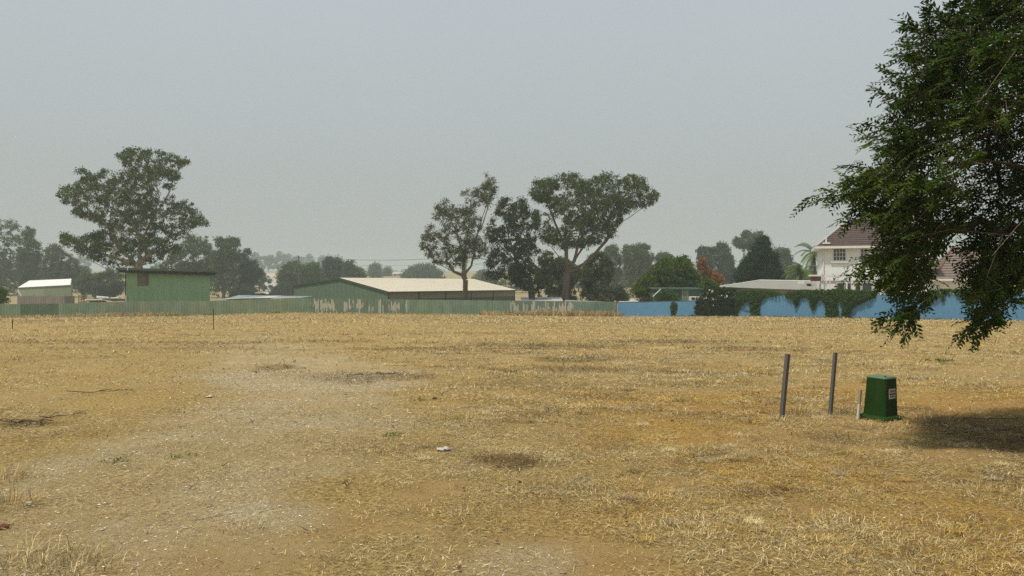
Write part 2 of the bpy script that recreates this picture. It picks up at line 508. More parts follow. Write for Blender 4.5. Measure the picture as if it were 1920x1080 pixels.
def tuft(cx, cy, r, h, nbl, w, lean=.5):
    a = rng.random(nbl) * 2 * np.pi; rr = r * np.sqrt(rng.random(nbl))
    x = cx + rr * np.cos(a); y = cy + rr * np.sin(a)
    add_blades(x, y, h * rng.uniform(.5, 1.15, nbl), w * rng.uniform(.7, 1.3, nbl), np.clip(rng.normal(.75, .38, nbl), .1, 1.45),
               az=a + rng.normal(0, .9, nbl), bend=lean)
def tufts(x, y, rr, hh, nbl, w):
    n = len(x); cx, cy = np.repeat(x, nbl), np.repeat(y, nbl)
    r = np.repeat(rng.uniform(*rr, n), nbl); h = np.repeat(rng.uniform(*hh, n), nbl); m = n * nbl
    a = rng.random(m) * 2 * np.pi; q = r * np.sqrt(rng.random(m))
    add_blades(cx + q * np.cos(a), cy + q * np.sin(a), h * rng.uniform(.5, 1.15, m), w * rng.uniform(.7, 1.3, m), np.clip(rng.normal(.72, .38, m), .05, 1.45),
               az=a + rng.normal(0, .9, m), bend=.5)
# standing tufts, wild ones where the grass is thick
x, y = keep(*scatter(5200, 3.8, 14, 1.15, .5), lambda x, y: sstep(.5, 1.1, m_grass(x, y)) * (.3 + .7 * m_gold(x, y)) * sstep(.42, .62, fbm(x * 1.1, y * 1.1, 93, 3)) * 1.3)
tufts(x, y, (.03, .15), (.025, .07), 28, .0034)
x, y = keep(*scatter(5200, 13, 30, 1.1, .5), lambda x, y: sstep(.3, 1.1, m_grass(x, y)))
tufts(x, y, (.08, .28), (.04, .10), 19, .007)
x, y = scatter(9000, 28, 92, 1.08, .5)
tufts(x, y, (.08, .32), (.05, .14), 11, .020)
# matted clumps of chopped straw, golden or bleached
def mats(n, d0, d1, dens, rr, ll, w, nbl):
    x, y = keep(*scatter(n, d0, d1, 1.1, .3), dens)
    k = len(x); cx, cy = np.repeat(x, nbl), np.repeat(y, nbl); r = np.repeat(rng.uniform(*rr, k), nbl); m = k * nbl
    a = rng.random(m) * 2 * np.pi; q = r * rng.random(m) ** .8; dom = np.repeat(rng.random(k) * 2 * np.pi, nbl)
    add_blades(cx + q * np.cos(a) * 1.5, cy + q * np.sin(a), rng.uniform(*ll, m), w * rng.uniform(.7, 1.3, m), np.clip(rng.normal(.30, .30, m), -.02, 1.2), az=dom + rng.normal(0, .75, m), bend=.3, lift=.012)
    pal = PAL[[0, 1, 1, 0, 3, 2]][rng.integers(0, 6, k)] * rng.uniform(.75, 1.2, (k, 1))
    BC[-1] = np.repeat(np.repeat(pal, nbl, 0) * rng.uniform(.55, 1.25, (m, 1)), 5, 0) * .65 + BC[-1] * .35
mats(1500, 4.0, 11, lambda x, y: sstep(.35, 1.0, m_grass(x, y)) * (.25 + .75 * sstep(-2.2, 1.5, x)) * .8, (.05, .24), (.018, .065), .0036, 120)
mats(2200, 10, 26, lambda x, y: sstep(.3, 1.0, m_grass(x, y)) * .8, (.10, .40), (.04, .13), .008, 55)
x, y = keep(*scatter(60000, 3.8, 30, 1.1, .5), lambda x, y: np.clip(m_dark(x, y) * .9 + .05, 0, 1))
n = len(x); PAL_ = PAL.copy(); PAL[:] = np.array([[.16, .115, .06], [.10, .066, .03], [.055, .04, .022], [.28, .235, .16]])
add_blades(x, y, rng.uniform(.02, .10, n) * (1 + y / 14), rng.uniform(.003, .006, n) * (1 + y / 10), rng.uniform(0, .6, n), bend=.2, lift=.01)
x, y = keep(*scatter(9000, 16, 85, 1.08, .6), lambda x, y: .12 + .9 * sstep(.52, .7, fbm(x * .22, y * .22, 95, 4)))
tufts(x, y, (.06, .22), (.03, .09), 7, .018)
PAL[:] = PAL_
# the particular tufts of the photo
for px, py, r, h, nn in ((8, 900, .22, .20, 160), (20, 950, .2, .20, 160), (60, 1066, .34, .17, 300), (150, 1068, .25, .12, 160), (1500, 776, .22, .17, 260),
                         (995, 853, .22, .08, 220), (1340, 800, .3, .1, 200), (1560, 845, .25, .12, 200), (1450, 850, .3, .12, 240), (1610, 800, .25, .10, 200),
                         (1660, 808, .3, .11, 240), (1630, 800, .16, .12, 160), (1690, 802, .16, .11, 160), (1464, 790, .12, .13, 130), (1556, 783, .12, .11, 130), (1740, 790, .35, .14, 260), (1360, 1000, .4, .13, 300), (1600, 990, .35, .13, 300), (1800, 1000, .4, .15, 320),
                         (1000, 925, .25, .08, 260), (880, 965, .25, .09, 200), (460, 990, .18, .10, 140), (960, 905, .4, .09, 300), (1150, 940, .4, .10, 300),
                         (1860, 930, .4, .16, 320), (1700, 1050, .4, .14, 300), (1500, 1060, .4, .13, 300), (700, 800, .4, .08, 240), (1230, 1000, .35, .11, 260)):
    cx, cy = gp(px, py); tuft(cx, cy, r, h * (.95 if px > 1430 and py < 815 else .62 if px > 300 else 1.15), nn, .0036 if py > 720 else .007)
# long golden grass along the fence line and the wall
def fence_grass(px0, px1, D0, D1, n, h0, h1):
    t = rng.random(n); D = D0 + (D1 - D0) * t - np.abs(rng.normal(0, .9, n)); px = px0 + (px1 - px0) * t
    add_blades((px - 960) / F * D, D, rng.uniform(h0, h1, n), rng.uniform(.025, .05, n), np.clip(rng.normal(1.15, .3, n), .3, 1.5), bend=.35)
fence_grass(-120, 340, 96.6, 96.6, 5200, .15, .55)
fence_grass(140, 330, 96.2, 96.2, 3200, .25, .75)
fence_grass(340, 940, 96.6, 96.6, 3200, .1, .3)
fence_grass(900, 1165, 96.4, 96.4, 5200, .25, .85)
fence_grass(1000, 1150, 96.2, 96.2, 2600, .4, 1.1)
fence_grass(1156, 1900, 96.4, 61.6, 3600, .06, .22)

grm, nt, bs, out = nodes_of("dry_grass_blades")
a = N(nt, "ShaderNodeAttribute", attribute_name="tint")
nt.links.new(a.outputs['Color'], bs.inputs['Base Color'])
bs.inputs['Roughness'].default_value = .7; bs.inputs['Specular IOR Level'].default_value = .15
tr = N(nt, "ShaderNodeBsdfTranslucent"); nt.links.new(a.outputs['Color'], tr.inputs['Color'])
mx = N(nt, "ShaderNodeMixShader"); mx.inputs[0].default_value = .2
nt.links.new(bs.outputs[0], mx.inputs[1]); nt.links.new(tr.outputs[0], mx.inputs[2]); nt.links.new(mx.outputs[0], out.inputs[0])
grass = mk("dry_grass", np.concatenate(BV), np.concatenate(BF), grm, attrs={"tint": np.concatenate(BC)})
tag(grass, "sun-bleached dry grass and fallen straw over the paddock", kind='stuff')
BV = BF = BC = None

# the few green weeds in the field
def weeds():
    V, Fs, k = [], [], 0
    for px, py, r, nn in ((735, 820, .12, 60), (1762, 677, .35, 120), (395, 594, .8, 90), (520, 596, 1.0, 70), (330, 598, 1.4, 90), (960, 700, .2, 30), (340, 860, .15, 40), (215, 868, .12, 40)):
        cx, cy = gp(px, py) if py > 600 else ((px - 960) / F * 92, 92)
        for _ in range(nn):
            a = rng.random() * 6.28; rr = r * math.sqrt(rng.random()); x, y = cx + rr * math.cos(a), cy + rr * math.sin(a)
            s = .03 if py > 800 else (.06 if py > 660 else .22)
            z = gz1(x, y) + s * rng.random() * .6
            b = rng.random() * 6.28; e = rng.random() * 1.1
            d = np.array([math.cos(b) * math.cos(e), math.sin(b) * math.cos(e), math.sin(e)]) * s
            w = np.array([-math.sin(b), math.cos(b), 0]) * s * .3
            p = np.array([x, y, z]); V += [p, p + d * .5 + w, p + d, p + d * .5 - w]; Fs.append((k, k+1, k+2, k+3)); k += 4
    o = mk("green_weeds", np.array(V), np.array(Fs), leafmat("weed_leaf", (.07, .12, .02), (.12, .17, .04), (.10, .12, .03)))
    tag(o, "small green weeds dotted through the dry grass", kind='stuff')
weeds()

# ------------------------------------------------------------------ gravel of the old track
def gravel():
    x, y = keep(*scatter(150000, 3.9, 17, 1.08, .4), lambda x, y: np.clip(m_gravel(x, y), 0, 1) * .75 + .03 + .06 * m_soil(x, y))
    n = len(x)
    base = np.array([[1,0,0], [.45,.8,.1], [-.5,.85,0], [-1,.05,.05], [-.4,-.85,0], [.55,-.8,.05], [.1,.05,.8], [-.05,0,-.7]])
    fc = np.array([[0,1,6], [1,2,6], [2,3,6], [3,4,6], [4,5,6], [5,0,6], [1,0,7], [2,1,7], [3,2,7], [4,3,7], [5,4,7], [0,5,7]])
    r = .0052 * np.exp(rng.normal(0.1, .45, n)) * (1 + np.maximum(0, y - 7) * .05); r = np.clip(r, .003, .020)
    V = base[None] * (1 + rng.normal(0, .16, (n, 8, 3)))
    V *= np.stack([np.ones(n), rng.uniform(.6, 1, n), rng.uniform(.35, .7, n)], 1)[:, None]
    a = rng.random(n) * 6.28; ca, sa = np.cos(a)[:, None], np.sin(a)[:, None]
    X = V[..., 0] * ca - V[..., 1] * sa; Y = V[..., 0] * sa + V[..., 1] * ca
    V = np.stack([X, Y, V[..., 2]], 2) * r[:, None, None] + np.stack([x, y, gz(x, y) + r * .25], 1)[:, None]
    pal = np.array([[.60, .52, .38], [.44, .36, .23], [.30, .235, .145], [.74, .67, .54], [.40, .30, .17]])
    c = pal[rng.choice(5, n, p=[.30, .25, .18, .12, .15])] * rng.uniform(.7, 1.1, (n, 1))
    m, nt, bs, out = nodes_of("track_stone")
    at = N(nt, "ShaderNodeAttribute", attribute_name="tint"); nt.links.new(at.outputs['Color'], bs.inputs['Base Color']); bs.inputs['Roughness'].default_value = .9
    o = mk("gravel", V.reshape(-1, 3), (np.arange(n)[:, None, None] * 8 + fc[None]).reshape(-1, 3), m, smooth=False, attrs={"tint": np.repeat(c, 8, 0)})
    tag(o, "pale crushed stone scattered along the old vehicle track", kind='stuff')
gravel()

# ------------------------------------------------------------------ tree building
def tubes(A, B, ra, rb, n=6):
    """tapered branch pieces as one vertex/face array"""
    A, B = np.asarray(A, float), np.asarray(B, float)
    d = B - A; L = np.linalg.norm(d, axis=1, keepdims=True); d = d / np.maximum(L, 1e-6)
    ref = np.where(np.abs(d[:, 2:3]) < .9, np.array([[0, 0, 1.0]]), np.array([[1.0, 0, 0]]))
    a = np.cross(d, ref); a /= np.linalg.norm(a, axis=1, keepdims=True); b = np.cross(d, a)
    t = np.arange(n) * 2 * np.pi / n
    ring = a[:, None] * np.cos(t)[None, :, None] + b[:, None] * np.sin(t)[None, :, None]
    V = np.concatenate([A[:, None] + ring * np.asarray(ra)[:, None, None], B[:, None] + ring * np.asarray(rb)[:, None, None]], 1)
    k = np.arange(n); k2 = (k + 1) % n
    q = np.stack([k, k2, k2 + n, k + n], 1)
    Fq = (np.arange(len(A))[:, None, None] * 2 * n + q[None]).reshape(-1, 4)
    return V.reshape(-1, 3), Fq

class Skel:
    """branch skeleton: hand-set limbs, then each clump tied to the closest wood; girths follow what each piece carries"""
    def __init__(s): s.p, s.par, s.ok = [], [], []
    def limb(s, pts, attach=None, reach=True):
        j = attach
        if attach is None and s.p:
            j = int(np.argmin(np.linalg.norm(np.array(s.p) - np.asarray(pts[0]), axis=1))); pts = pts[1:]
        elif attach is None: j = -1
        prev = None
        for q in pts:
            q = np.asarray(q, float)
            if j >= 0 and len(s.p):
                a = s.p[j]; k = max(1, int(np.linalg.norm(q - a) / s.step))
                for i in range(1, k):
                    m = a + (q - a) * i / k + rng.normal(0, .05 * s.step, 3)
                    s.p.append(m); s.par.append(j); s.ok.append(reach); j = len(s.p) - 1
            s.p.append(q); s.par.append(j); s.ok.append(reach); j = len(s.p) - 1
        return j
    def grow(s, T, origin, sag=.12, down=.6):
        T = T[np.argsort(np.linalg.norm(T - origin, axis=1))]
        P_ = np.zeros((len(s.p) + 2 * len(T), 3)); P_[:len(s.p)] = s.p; okk = np.zeros(len(P_), bool); okk[:len(s.p)] = s.ok
        par = list(s.par); n = len(s.p)
        for t in T:
            d = P_[:n] - t
            cost = np.linalg.norm(d, axis=1) + down * np.maximum(0, d[:, 2]) + np.where(okk[:n], 0, 1e3)
            j = int(np.argmin(cost)); v = t - P_[j]; L = np.linalg.norm(v)
            m = P_[j] + v * .5 + np.array([0, 0, sag * L]) * rng.uniform(-.3, 1) + rng.normal(0, .07 * L, 3)
            P_[n] = m; P_[n+1] = t; par += [j, n]; okk[n] = okk[n+1] = True; n += 2
        s.p = [P_[i] for i in range(n)]; s.par = par; s.ok = list(okk[:n])
    def mesh(s, r_root, r_tip, flare=1.35, n=6, ground_z=None):
        m = len(s.p); P_ = np.array(s.p); par = np.array(s.par)
        child = np.zeros(m, bool); child[par[par >= 0]] = True
        cnt = np.where(child, 0, 1.0)
        for i in range(m - 1, 0, -1):
            if par[i] >= 0: cnt[par[i]] += cnt[i]
        e = math.log(r_root / r_tip) / max(1e-6, math.log(max(2, cnt[0])))
        r = r_tip * np.maximum(cnt, 1) ** e
        if ground_z is not None:
            r *= 1 + (flare - 1) * np.exp(-(P_[:, 2] - ground_z) / (r_root * 2.5)) * (par < 12)
        k = np.arange(1, m); k = k[par[k] >= 0]
        ra = np.minimum(r[par[k]], r[k] * 1.35)
        return tubes(P_[par[k]], P_[k], ra, r[k], n)

def leaf_quads(C, n_each, rad, L, W, droop=.5, flat=.75, jit=.35):
    """diamond leaves in clumps around the centres C"""
    n = len(C) * n_each
    c = np.repeat(C, n_each, 0)
    g = rng.normal(0, 1, (n, 3)); g /= np.linalg.norm(g, axis=1, keepdims=True)
    rr = np.repeat(rad * rng.uniform(.45, 1.6, len(C)), n_each)[:, None] * rng.random((n, 1)) ** .5
    p = c + g * rr * np.array([1, 1, flat])
    d = rng.normal(0, 1, (n, 3)); d[:, 2] -= droop * 2; d /= np.linalg.norm(d, axis=1, keepdims=True)
    s = np.cross(d, rng.normal(0, 1, (n, 3))); s /= np.linalg.norm(s, axis=1, keepdims=True)
    l = L * rng.uniform(1 - jit, 1 + jit, (n, 1)); w = W * rng.uniform(1 - jit, 1 + jit, (n, 1)) * .5
    V = np.stack([p, p + d*l*.45 + s*w, p + d*l, p + d*l*.45 - s*w], 1).reshape(-1, 3)
    return V, np.arange(4 * n).reshape(n, 4)

def poly_dist(px, py, poly):
    """signed distance (inside positive) of points from a polygon outline"""
    poly = np.asarray(poly, float); q = np.roll(poly, -1, 0)
    best = np.full(len(px), 1e9); inside = np.zeros(len(px), bool)
    for (ax, ay), (bx, by) in zip(poly, q):
        dx, dy = bx - ax, by - ay
        t = np.clip(((px - ax) * dx + (py - ay) * dy) / (dx*dx + dy*dy + 1e-9), 0, 1)
        best = np.minimum(best, np.hypot(px - ax - t*dx, py - ay - t*dy))
        c = ((ay > py) != (by > py)) & (px < (bx - ax) * (py - ay) / (by - ay + 1e-12) + ax)
        inside ^= c
    return np.where(inside, best, -best)

def crown_points(poly, D, n, depth=1.0, gap=.0, gscale=.5, edge=.25, seed=0, zmin=None):
    """clump centres through the depth of a crown whose outline is known: thick in the middle, thin at the rim"""
    poly = np.asarray(poly, float)
    lo, hi = poly.min(0), poly.max(0)
    m = D / F
    out = []
    tot = 0
    R_ = None
    while tot < n:
        k = n * 4
        px = rng.uniform(lo[0], hi[0], k); py = rng.uniform(lo[1], hi[1], k)
        d = poly_dist(px, py, poly) * m
        if R_ is None: R_ = max(np.percentile(d[d > 0], 97), .3)
        ok = d > edge * .6
        px, py, d = px[ok], py[ok], d[ok]
        h = np.sqrt(np.maximum(R_**2 - np.maximum(R_ - d, 0)**2, 0)) * depth
        off = (rng.random(len(px)) * 2 - 1) * h
        Dd = D + off
        pt = np.stack([(px - 960) / F * Dd, Dd, CH - (py - HY) / F * Dd], 1)
        if gap > 0:
            g = vn(pt[:, 0] * gscale, pt[:, 1] * gscale, pt[:, 2] * gscale, 200 + seed)
            pt = pt[g > gap]
        out.append(pt); tot += len(pt)
    return np.concatenate(out)[:n]

BARK = {}
def bark(kind):
    if kind == 'pale': return pmat("gum_bark_pale", (.42, .34, .26), .85, col2=(.20, .14, .10), scale=1.1, stretch=(2, 2, .35), bump=.5, bscale=6)
    if kind == 'rust': return pmat("gum_bark_rust", (.20, .145, .105), .9, col2=(.085, .066, .052), scale=1.3, stretch=(2, 2, .3), bump=.6, bscale=6)
    return pmat("dark_bark", (.12, .09, .07), .9, col2=(.06, .048, .04), scale=1.6, stretch=(2, 2, .3), bump=.6, bscale=8)

GUM = leafmat("gum_leaf", (.040, .068, .020), (.105, .135, .042), (.068, .108, .028))
GUMO = leafmat("gum_leaf_olive", (.056, .074, .030), (.115, .130, .056), (.078, .088, .040))
GUMD = leafmat("gum_leaf_dark", (.024, .048, .019), (.060, .088, .032), (.042, .070, .024))
LUSH = leafmat("garden_leaf", (.028, .070, .005), (.082, .150, .012), (.090, .125, .010), clump=.6)
PINE = leafmat("conifer_leaf", (.012, .040, .018), (.028, .062, .028), (.020, .050, .022), trans=.1)
RUST = leafmat("copper_leaf", (.24, .085, .035), (.36, .14, .06), (.22, .13, .045), clump=1.2)
PALM = leafmat("palm_leaf", (.05, .11, .02), (.11, .17, .035), (.14, .17, .04), clump=1.0)

def outline_tree(name, label, cat, polys, D, base_px, limbs=(), leaf=GUM, wood='dark', clumps=200, per=70, rad=.55, L=.34, W=.10,
                 depth=1.0, gap=.0, r_root=.3, r_tip=.012, fork=None, group=None, droop=.5, seed=0, trunk_sides=7, base_drop=.15, down=.6, gscale=.5):
    bx = (base_px - 960) / F * D
    b = np.array([bx, D, gz1(bx, D) - base_drop])
    t = thing(name, label, cat, (bx, D, gz1(bx, D)), 0, group)
    C = np.concatenate([crown_points(p, D, int(clumps * f), depth, gap, gscale, rad, seed + i) for i, (p, f) in enumerate(polys)])
    S = Skel(); S.step = .9
    if fork is None:
        top = C[:, 2].min() * .35 + C[:, 2].mean() * .65
        fork = [(np.mean(C[:, 0]) * .35 + bx * .65, D, max(b[2] + .8, C[:, 2].min() * .6 + C[:, 2].mean() * .4)), (np.mean(C[:, 0]) * .8 + bx * .2, D, top)]
    S.limb([b] + [np.asarray(q) for q in fork])
    nlow = max(1, int(len(S.p) * .45))
    for i in range(nlow): S.ok[i] = False
    for l in limbs: S.limb(l)
    S.grow(C, np.asarray(fork[0]), down=down)
    V, Fq = S.mesh(r_root, r_tip, n=trunk_sides, ground_z=b[2])
    mk("trunk", V, Fq, bark(wood), t)
    V, Fq = leaf_quads(C, per, rad, L, W, droop)
    mk("crown", V, Fq, leaf, t)
    return t

def zx(s, ox, oy):
    return lambda pts: [(x / s + ox, y / s + oy) for x, y in pts]
zA = zx(2.842, 0, 240); zB = zx(4.571, 380, 430); zC = zx(3.375, 740, 300); zD = zx(4.364, 1120, 400)
def limb3(zf, pts, D, o0=0., o1=0.):
    q = zf(pts); k = len(q)
    return [P(x, y, D + o0 + (o1 - o0) * i / max(1, k - 1)) for i, (x, y) in enumerate(q)]

def main_gums():
    # the big spreading gum behind the flat-roofed shed
    D = 116
    poly = zA([(285,360),(345,300),(400,285),(410,210),(470,200),(505,240),(560,200),(620,235),(655,190),(605,140),(680,105),(760,90),(830,105),(920,130),(990,155),(1040,180),
               (1035,205),(985,200),(960,230),(978,262),(940,290),(925,340),(945,372),(1050,385),(1060,440),(1100,470),(1130,520),(1060,525),(1010,560),(960,600),(985,680),(900,672),
               (850,720),(640,745),(560,730),(480,700),(430,680),(380,640),(310,620),(312,560),(390,520),(412,560),(470,560),(540,530),(450,490),(352,470),(380,420),(300,395)])
    tk = [P(262, 520, D), P(259, 498, D)]
    limbs = [limb3(zA, [(735,735),(690,690),(640,640),(600,580),(565,510),(500,460),(420,380),(340,350)], D, 0, -2),
             limb3(zA, [(600,580),(590,480),(600,380),(560,270)], D, 0, 3), limb3(zA, [(735,735),(755,600),(820,480),(850,370),(820,250),(760,140)], D, 0, -1.5),
             limb3(zA, [(820,480),(900,350),(930,240),(1000,180)], D, -.5, 1), limb3(zA, [(745,650),(730,520),(700,380),(690,240)], D, 0, 3.5),
             limb3(zA, [(740,730),(830,640),(930,540),(1030,480),(1100,500)], D, 0, -1), limb3(zA, [(735,735),(600,690),(470,640),(360,590)], D, 0, 2),
             limb3(zA, [(735,735),(820,720),(900,650)], D, 0, 2), limb3(zA, [(700,770),(600,765),(520,725),(440,690)], D, 0, -2.5)]
    outline_tree("gum_tree", "tall spreading gum tree with pale limbs behind the flat-roofed green shed", "gum tree", [(poly, 1)], D, 262, limbs, GUM, 'pale',
                 clumps=1350, per=38, rad=.52, L=.36, W=.115, gap=.36, gscale=.55, r_root=.62, r_tip=.014, fork=tk, depth=.95, seed=1)
    # sparse gum in front of the long shed
    D = 100
    poly = zC([(145,525),(175,430),(240,380),(252,310),(235,260),(320,230),(380,245),(440,170),(520,160),(580,72),(640,110),(660,190),(620,255),(590,330),(560,420),(600,540),(600,600),
               (540,640),(480,640),(430,680),(330,690),(230,650),(190,610),(155,560)])
    tk = [P(873, 560, D), P(873, 525, D), P(869, 517, D)]
    limbs = [limb3(zC, [(435,735),(370,705),(290,665),(230,600)], D, 0, -1.5), limb3(zC, [(450,740),(485,670),(520,480),(570,320),(615,190),(590,90)], D, 0, 1),
             limb3(zC, [(445,735),(440,600),(400,480),(340,340),(270,260)], D, 0, 1.5), limb3(zC, [(440,600),(470,420),(480,280),(500,190)], D, 0, -1.2),
             limb3(zC, [(370,705),(300,560),(220,450)], D, -.5, -1), limb3(zC, [(485,670),(560,650)], D, 0, -1), limb3(zC, [(520,480),(560,400),(580,330)], D, 0, -1)]
    outline_tree("gum_tree", "sparse gum tree whose bare lower trunk crosses the cream shed roof", "gum tree", [(poly, 1)], D, 874, limbs, GUMO, 'rust',
                 clumps=700, per=24, rad=.42, L=.30, W=.08, gap=.42, gscale=.75, r_root=.32, r_tip=.012, fork=tk, depth=.8, seed=2)
    # middle gum
    D = 104
    poly = zC([(560,700),(570,640),(610,560),(560,480),(590,380),(650,260),(700,205),(750,240),(780,225),(825,232),(860,300),(920,300),(935,420),(900,520),(915,560),(960,600),(1000,720),(960,830),
               (880,860),(800,820),(720,780),(640,765),(575,750)])
    tk = [P(996, 545, D), P(994, 520, D)]
    limbs = [limb3(zC, [(857,745),(850,600),(810,450),(790,300)], D, 0, 1), limb3(zC, [(855,740),(775,650),(690,565),(600,480)], D, 0, -1.5),
             limb3(zC, [(775,650),(720,480),(680,300)], D, -.7, .5), limb3(zC, [(855,760),(760,740),(640,700)], D, 0, 1.5), limb3(zC, [(860,740),(920,650)], D, 0, 1)]
    outline_tree("gum_tree", "dark leaning gum tree between the sparse gum and the broad-crowned gum", "gum tree", [(poly, 1)], D, 996, limbs, GUMD, 'dark',
                 clumps=700, per=36, rad=.46, L=.32, W=.10, gap=.38, gscale=.6, r_root=.42, r_tip=.012, fork=tk, depth=.8, seed=3)
    # broad umbrella-crowned gum
    D = 106
    poly = zC([(838,190),(880,120),(1000,88),(1070,72),(1150,65),(1220,102),(1290,80),(1390,62),(1500,75),(1600,108),(1602,150),(1670,190),(1692,240),(1640,285),(1560,315),(1480,330),(1440,400),
               (1390,490),(1330,520),(1250,560),(1150,560),(1060,570),(960,540),(905,480),(920,400),(940,300),(870,245)])
    tk = [P(1061, 545, D), P(1062, 520, D), P(1063, 512, D)]
    limbs = [limb3(zC, [(1092,715),(1160,600),(1260,460),(1350,300),(1400,180)], D, 0, 1.5), limb3(zC, [(1088,700),(1085,560),(1080,400),(1060,220)], D, 0, -1.5),
             limb3(zC, [(1092,715),(1210,650),(1340,510),(1440,390),(1530,330),(1630,260)], D, 0, -.5), limb3(zC, [(1080,690),(1030,600),(960,500),(912,470)], D, 0, 1),
             limb3(zC, [(1120,650),(1180,420),(1230,230)], D, 0, -2), limb3(zC, [(1340,510),(1420,350),(1500,200)], D, -.3, 1), limb3(zC, [(1085,560),(1000,360),(940,210)], D, -.5, 1)]
    outline_tree("gum_tree", "broad umbrella-crowned gum tree on a forked trunk behind the green fence", "gum tree", [(poly, 1)], D, 1060, limbs, GUM, 'rust',
                 clumps=1000, per=38, rad=.50, L=.33, W=.105, gap=.35, gscale=.5, r_root=.46, r_tip=.012, fork=tk, depth=.85, seed=4)
main_gums()

# ------------------------------------------------------------------ fences and wall
def paint_panel_mat(name, col, peel=None, amt=.0, thr=.5, grime=(.20, .19, .12)):
    if name in MATS: return MATS[name]
    m, nt, bs, out = nodes_of(name)
    v = objcoord(nt, (1, 1, .12)); v1 = objcoord(nt, (1, 1, .5))
    c = mixc(nt, ramp(nt, noise(nt, 1.1, 5, .6, v1), .3, .7), tuple(k * .84 for k in col), tuple(k * 1.12 for k in col))
    c = mixc(nt, _mul(nt, ramp(nt, noise(nt, 4.5, 4, .7, v), .5, .8), .35), c, grime)
    if peel:
        tc = N(nt, "ShaderNodeTexCoord"); so = N(nt, "ShaderNodeSeparateXYZ"); nt.links.new(tc.outputs['Object'], so.inputs[0])
        sg_ = N(nt, "ShaderNodeSeparateXYZ"); nt.links.new(tc.outputs['Generated'], sg_.inputs[0])
        def mth(op, a, b=None):
            n = N(nt, "ShaderNodeMath", operation=op)
            for k, v in enumerate((a, b)):
                if v is None: continue
                if isinstance(v, (int, float)): n.inputs[k].default_value = v
                else: nt.links.new(v, n.inputs[k])
            return n.outputs[0]
        wn_ = N(nt, "ShaderNodeTexWhiteNoise", noise_dimensions='1D'); nt.links.new(mth('FLOOR', mth('DIVIDE', so.outputs[0], .15)), wn_.inputs['W'])
        sc_ = N(nt, "ShaderNodeSeparateColor"); nt.links.new(wn_.outputs['Color'], sc_.inputs[0])
        area = ramp(nt, noise(nt, .45, 3, .6, objcoord(nt, (1, 1, .25))), .40, .58)
        zz = mth('ADD', sg_.outputs[2], mth('MULTIPLY', mth('SUBTRACT', noise(nt, 7, 3, .7, v1), .5), .45))
        on = mth('GREATER_THAN', mth('ADD', mth('MULTIPLY', sc_.outputs[0], .75), mth('MULTIPLY', area, .6)), thr)
        m_ = mth('MULTIPLY', on, mth('MULTIPLY', mth('GREATER_THAN', zz, mth('MULTIPLY', sc_.outputs[1], .55)), mth('LESS_THAN', zz, mth('ADD', .52, mth('MULTIPLY', sc_.outputs[2], .5)))))
        c = mixc(nt, mth('MULTIPLY', m_, amt), c, peel)
    nt.links.new(c, bs.inputs['Base Color']); bs.inputs['Roughness'].default_value = .55; bs.inputs['Specular IOR Level'].default_value = .35
    MATS[name] = m
    return m
PM = [paint_panel_mat("fence_green", (.200, .280, .188)), paint_panel_mat("fence_olive_green", (.236, .284, .184)), paint_panel_mat("fence_sage", (.218, .276, .194)),
      paint_panel_mat("fence_blue_green", (.165, .238, .178)), paint_panel_mat("fence_grey_green", (.200, .275, .212))]
PEEL = paint_panel_mat("fence_flaking_green", (.160, .225, .170), (.60, .56, .44), .72, .62)
PEEL2 = paint_panel_mat("fence_bare_pale", (.19, .225, .175), (.58, .55, .45), .85, .42)

def rib_panel(ax, ay, bx, by, z0, z1a, z1b, pitch=.19, d=.028):
    """one sheet of ribbed steel between two points"""
    L = math.hypot(bx - ax, by - ay); u = ((bx - ax) / L, (by - ay) / L); n = (u[1], -u[0])
    prof = []
    s = 0.0
    while s < L - .001:
        for ds, o in ((0, 0), (.62 * pitch, 0), (.72 * pitch, 1), (.9 * pitch, 1)):
            if s + ds < L: prof.append((s + ds, o * d))
        s += pitch
    prof.append((L, 0))
    V, Fs = [], []
    for th in (0, -.004):
        for s_, o in prof:
            x, y = ax + u[0] * s_ + n[0] * (o + th), ay + u[1] * s_ + n[1] * (o + th)
            zt = z1a + (z1b - z1a) * s_ / L
            V += [(x, y, min(z0, gz1(x, y)) - .12), (x, y, zt)]
    k = len(prof)
    for i in range(k - 1):
        Fs += [(2*i, 2*i+2, 2*i+3, 2*i+1), (2*k+2*i+1, 2*k+2*i+3, 2*k+2*i+2, 2*k+2*i), (2*i+1, 2*i+3, 2*k+2*i+3, 2*k+2*i+1)]
    return V, Fs

def ribbed_fence(label, pts, h, mats, panel=2.4, step=False):
    ax, ay = pts[0]; bx, by = pts[-1]
    t = thing("corrugated_fence", label, "fence", (ax, ay, gz1(ax, ay)))
    for (x0, y0), (x1, y1) in zip(pts[:-1], pts[1:]):
        L = math.hypot(x1 - x0, y1 - y0); n = max(1, round(L / panel))
        for i in range(n):
            p = (x0 + (x1 - x0) * i / n, y0 + (y1 - y0) * i / n); q = (x0 + (x1 - x0) * (i + 1) / n, y0 + (y1 - y0) * (i + 1) / n)
            za, zb = gz1(*p), gz1(*q)
            m = mats((p[0] + q[0]) / 2 / ((p[1] + q[1]) / 2) * F + 960, i)
            V, Fs = rib_panel(*p, *q, min(za, zb), za + h, zb + h)
            mk("fence_panel", np.array(V), Fs, m, t, smooth=False)
            if i % 2 == 0:
                nx_, ny_ = (y1 - y0) / L, -(x1 - x0) / L
                MB().box(p[0] - .03, p[0] + .03, p[1] + .045, p[1] + .105, za - .2, za + h + .05).build("fence_post", PM[4], t)
    return t
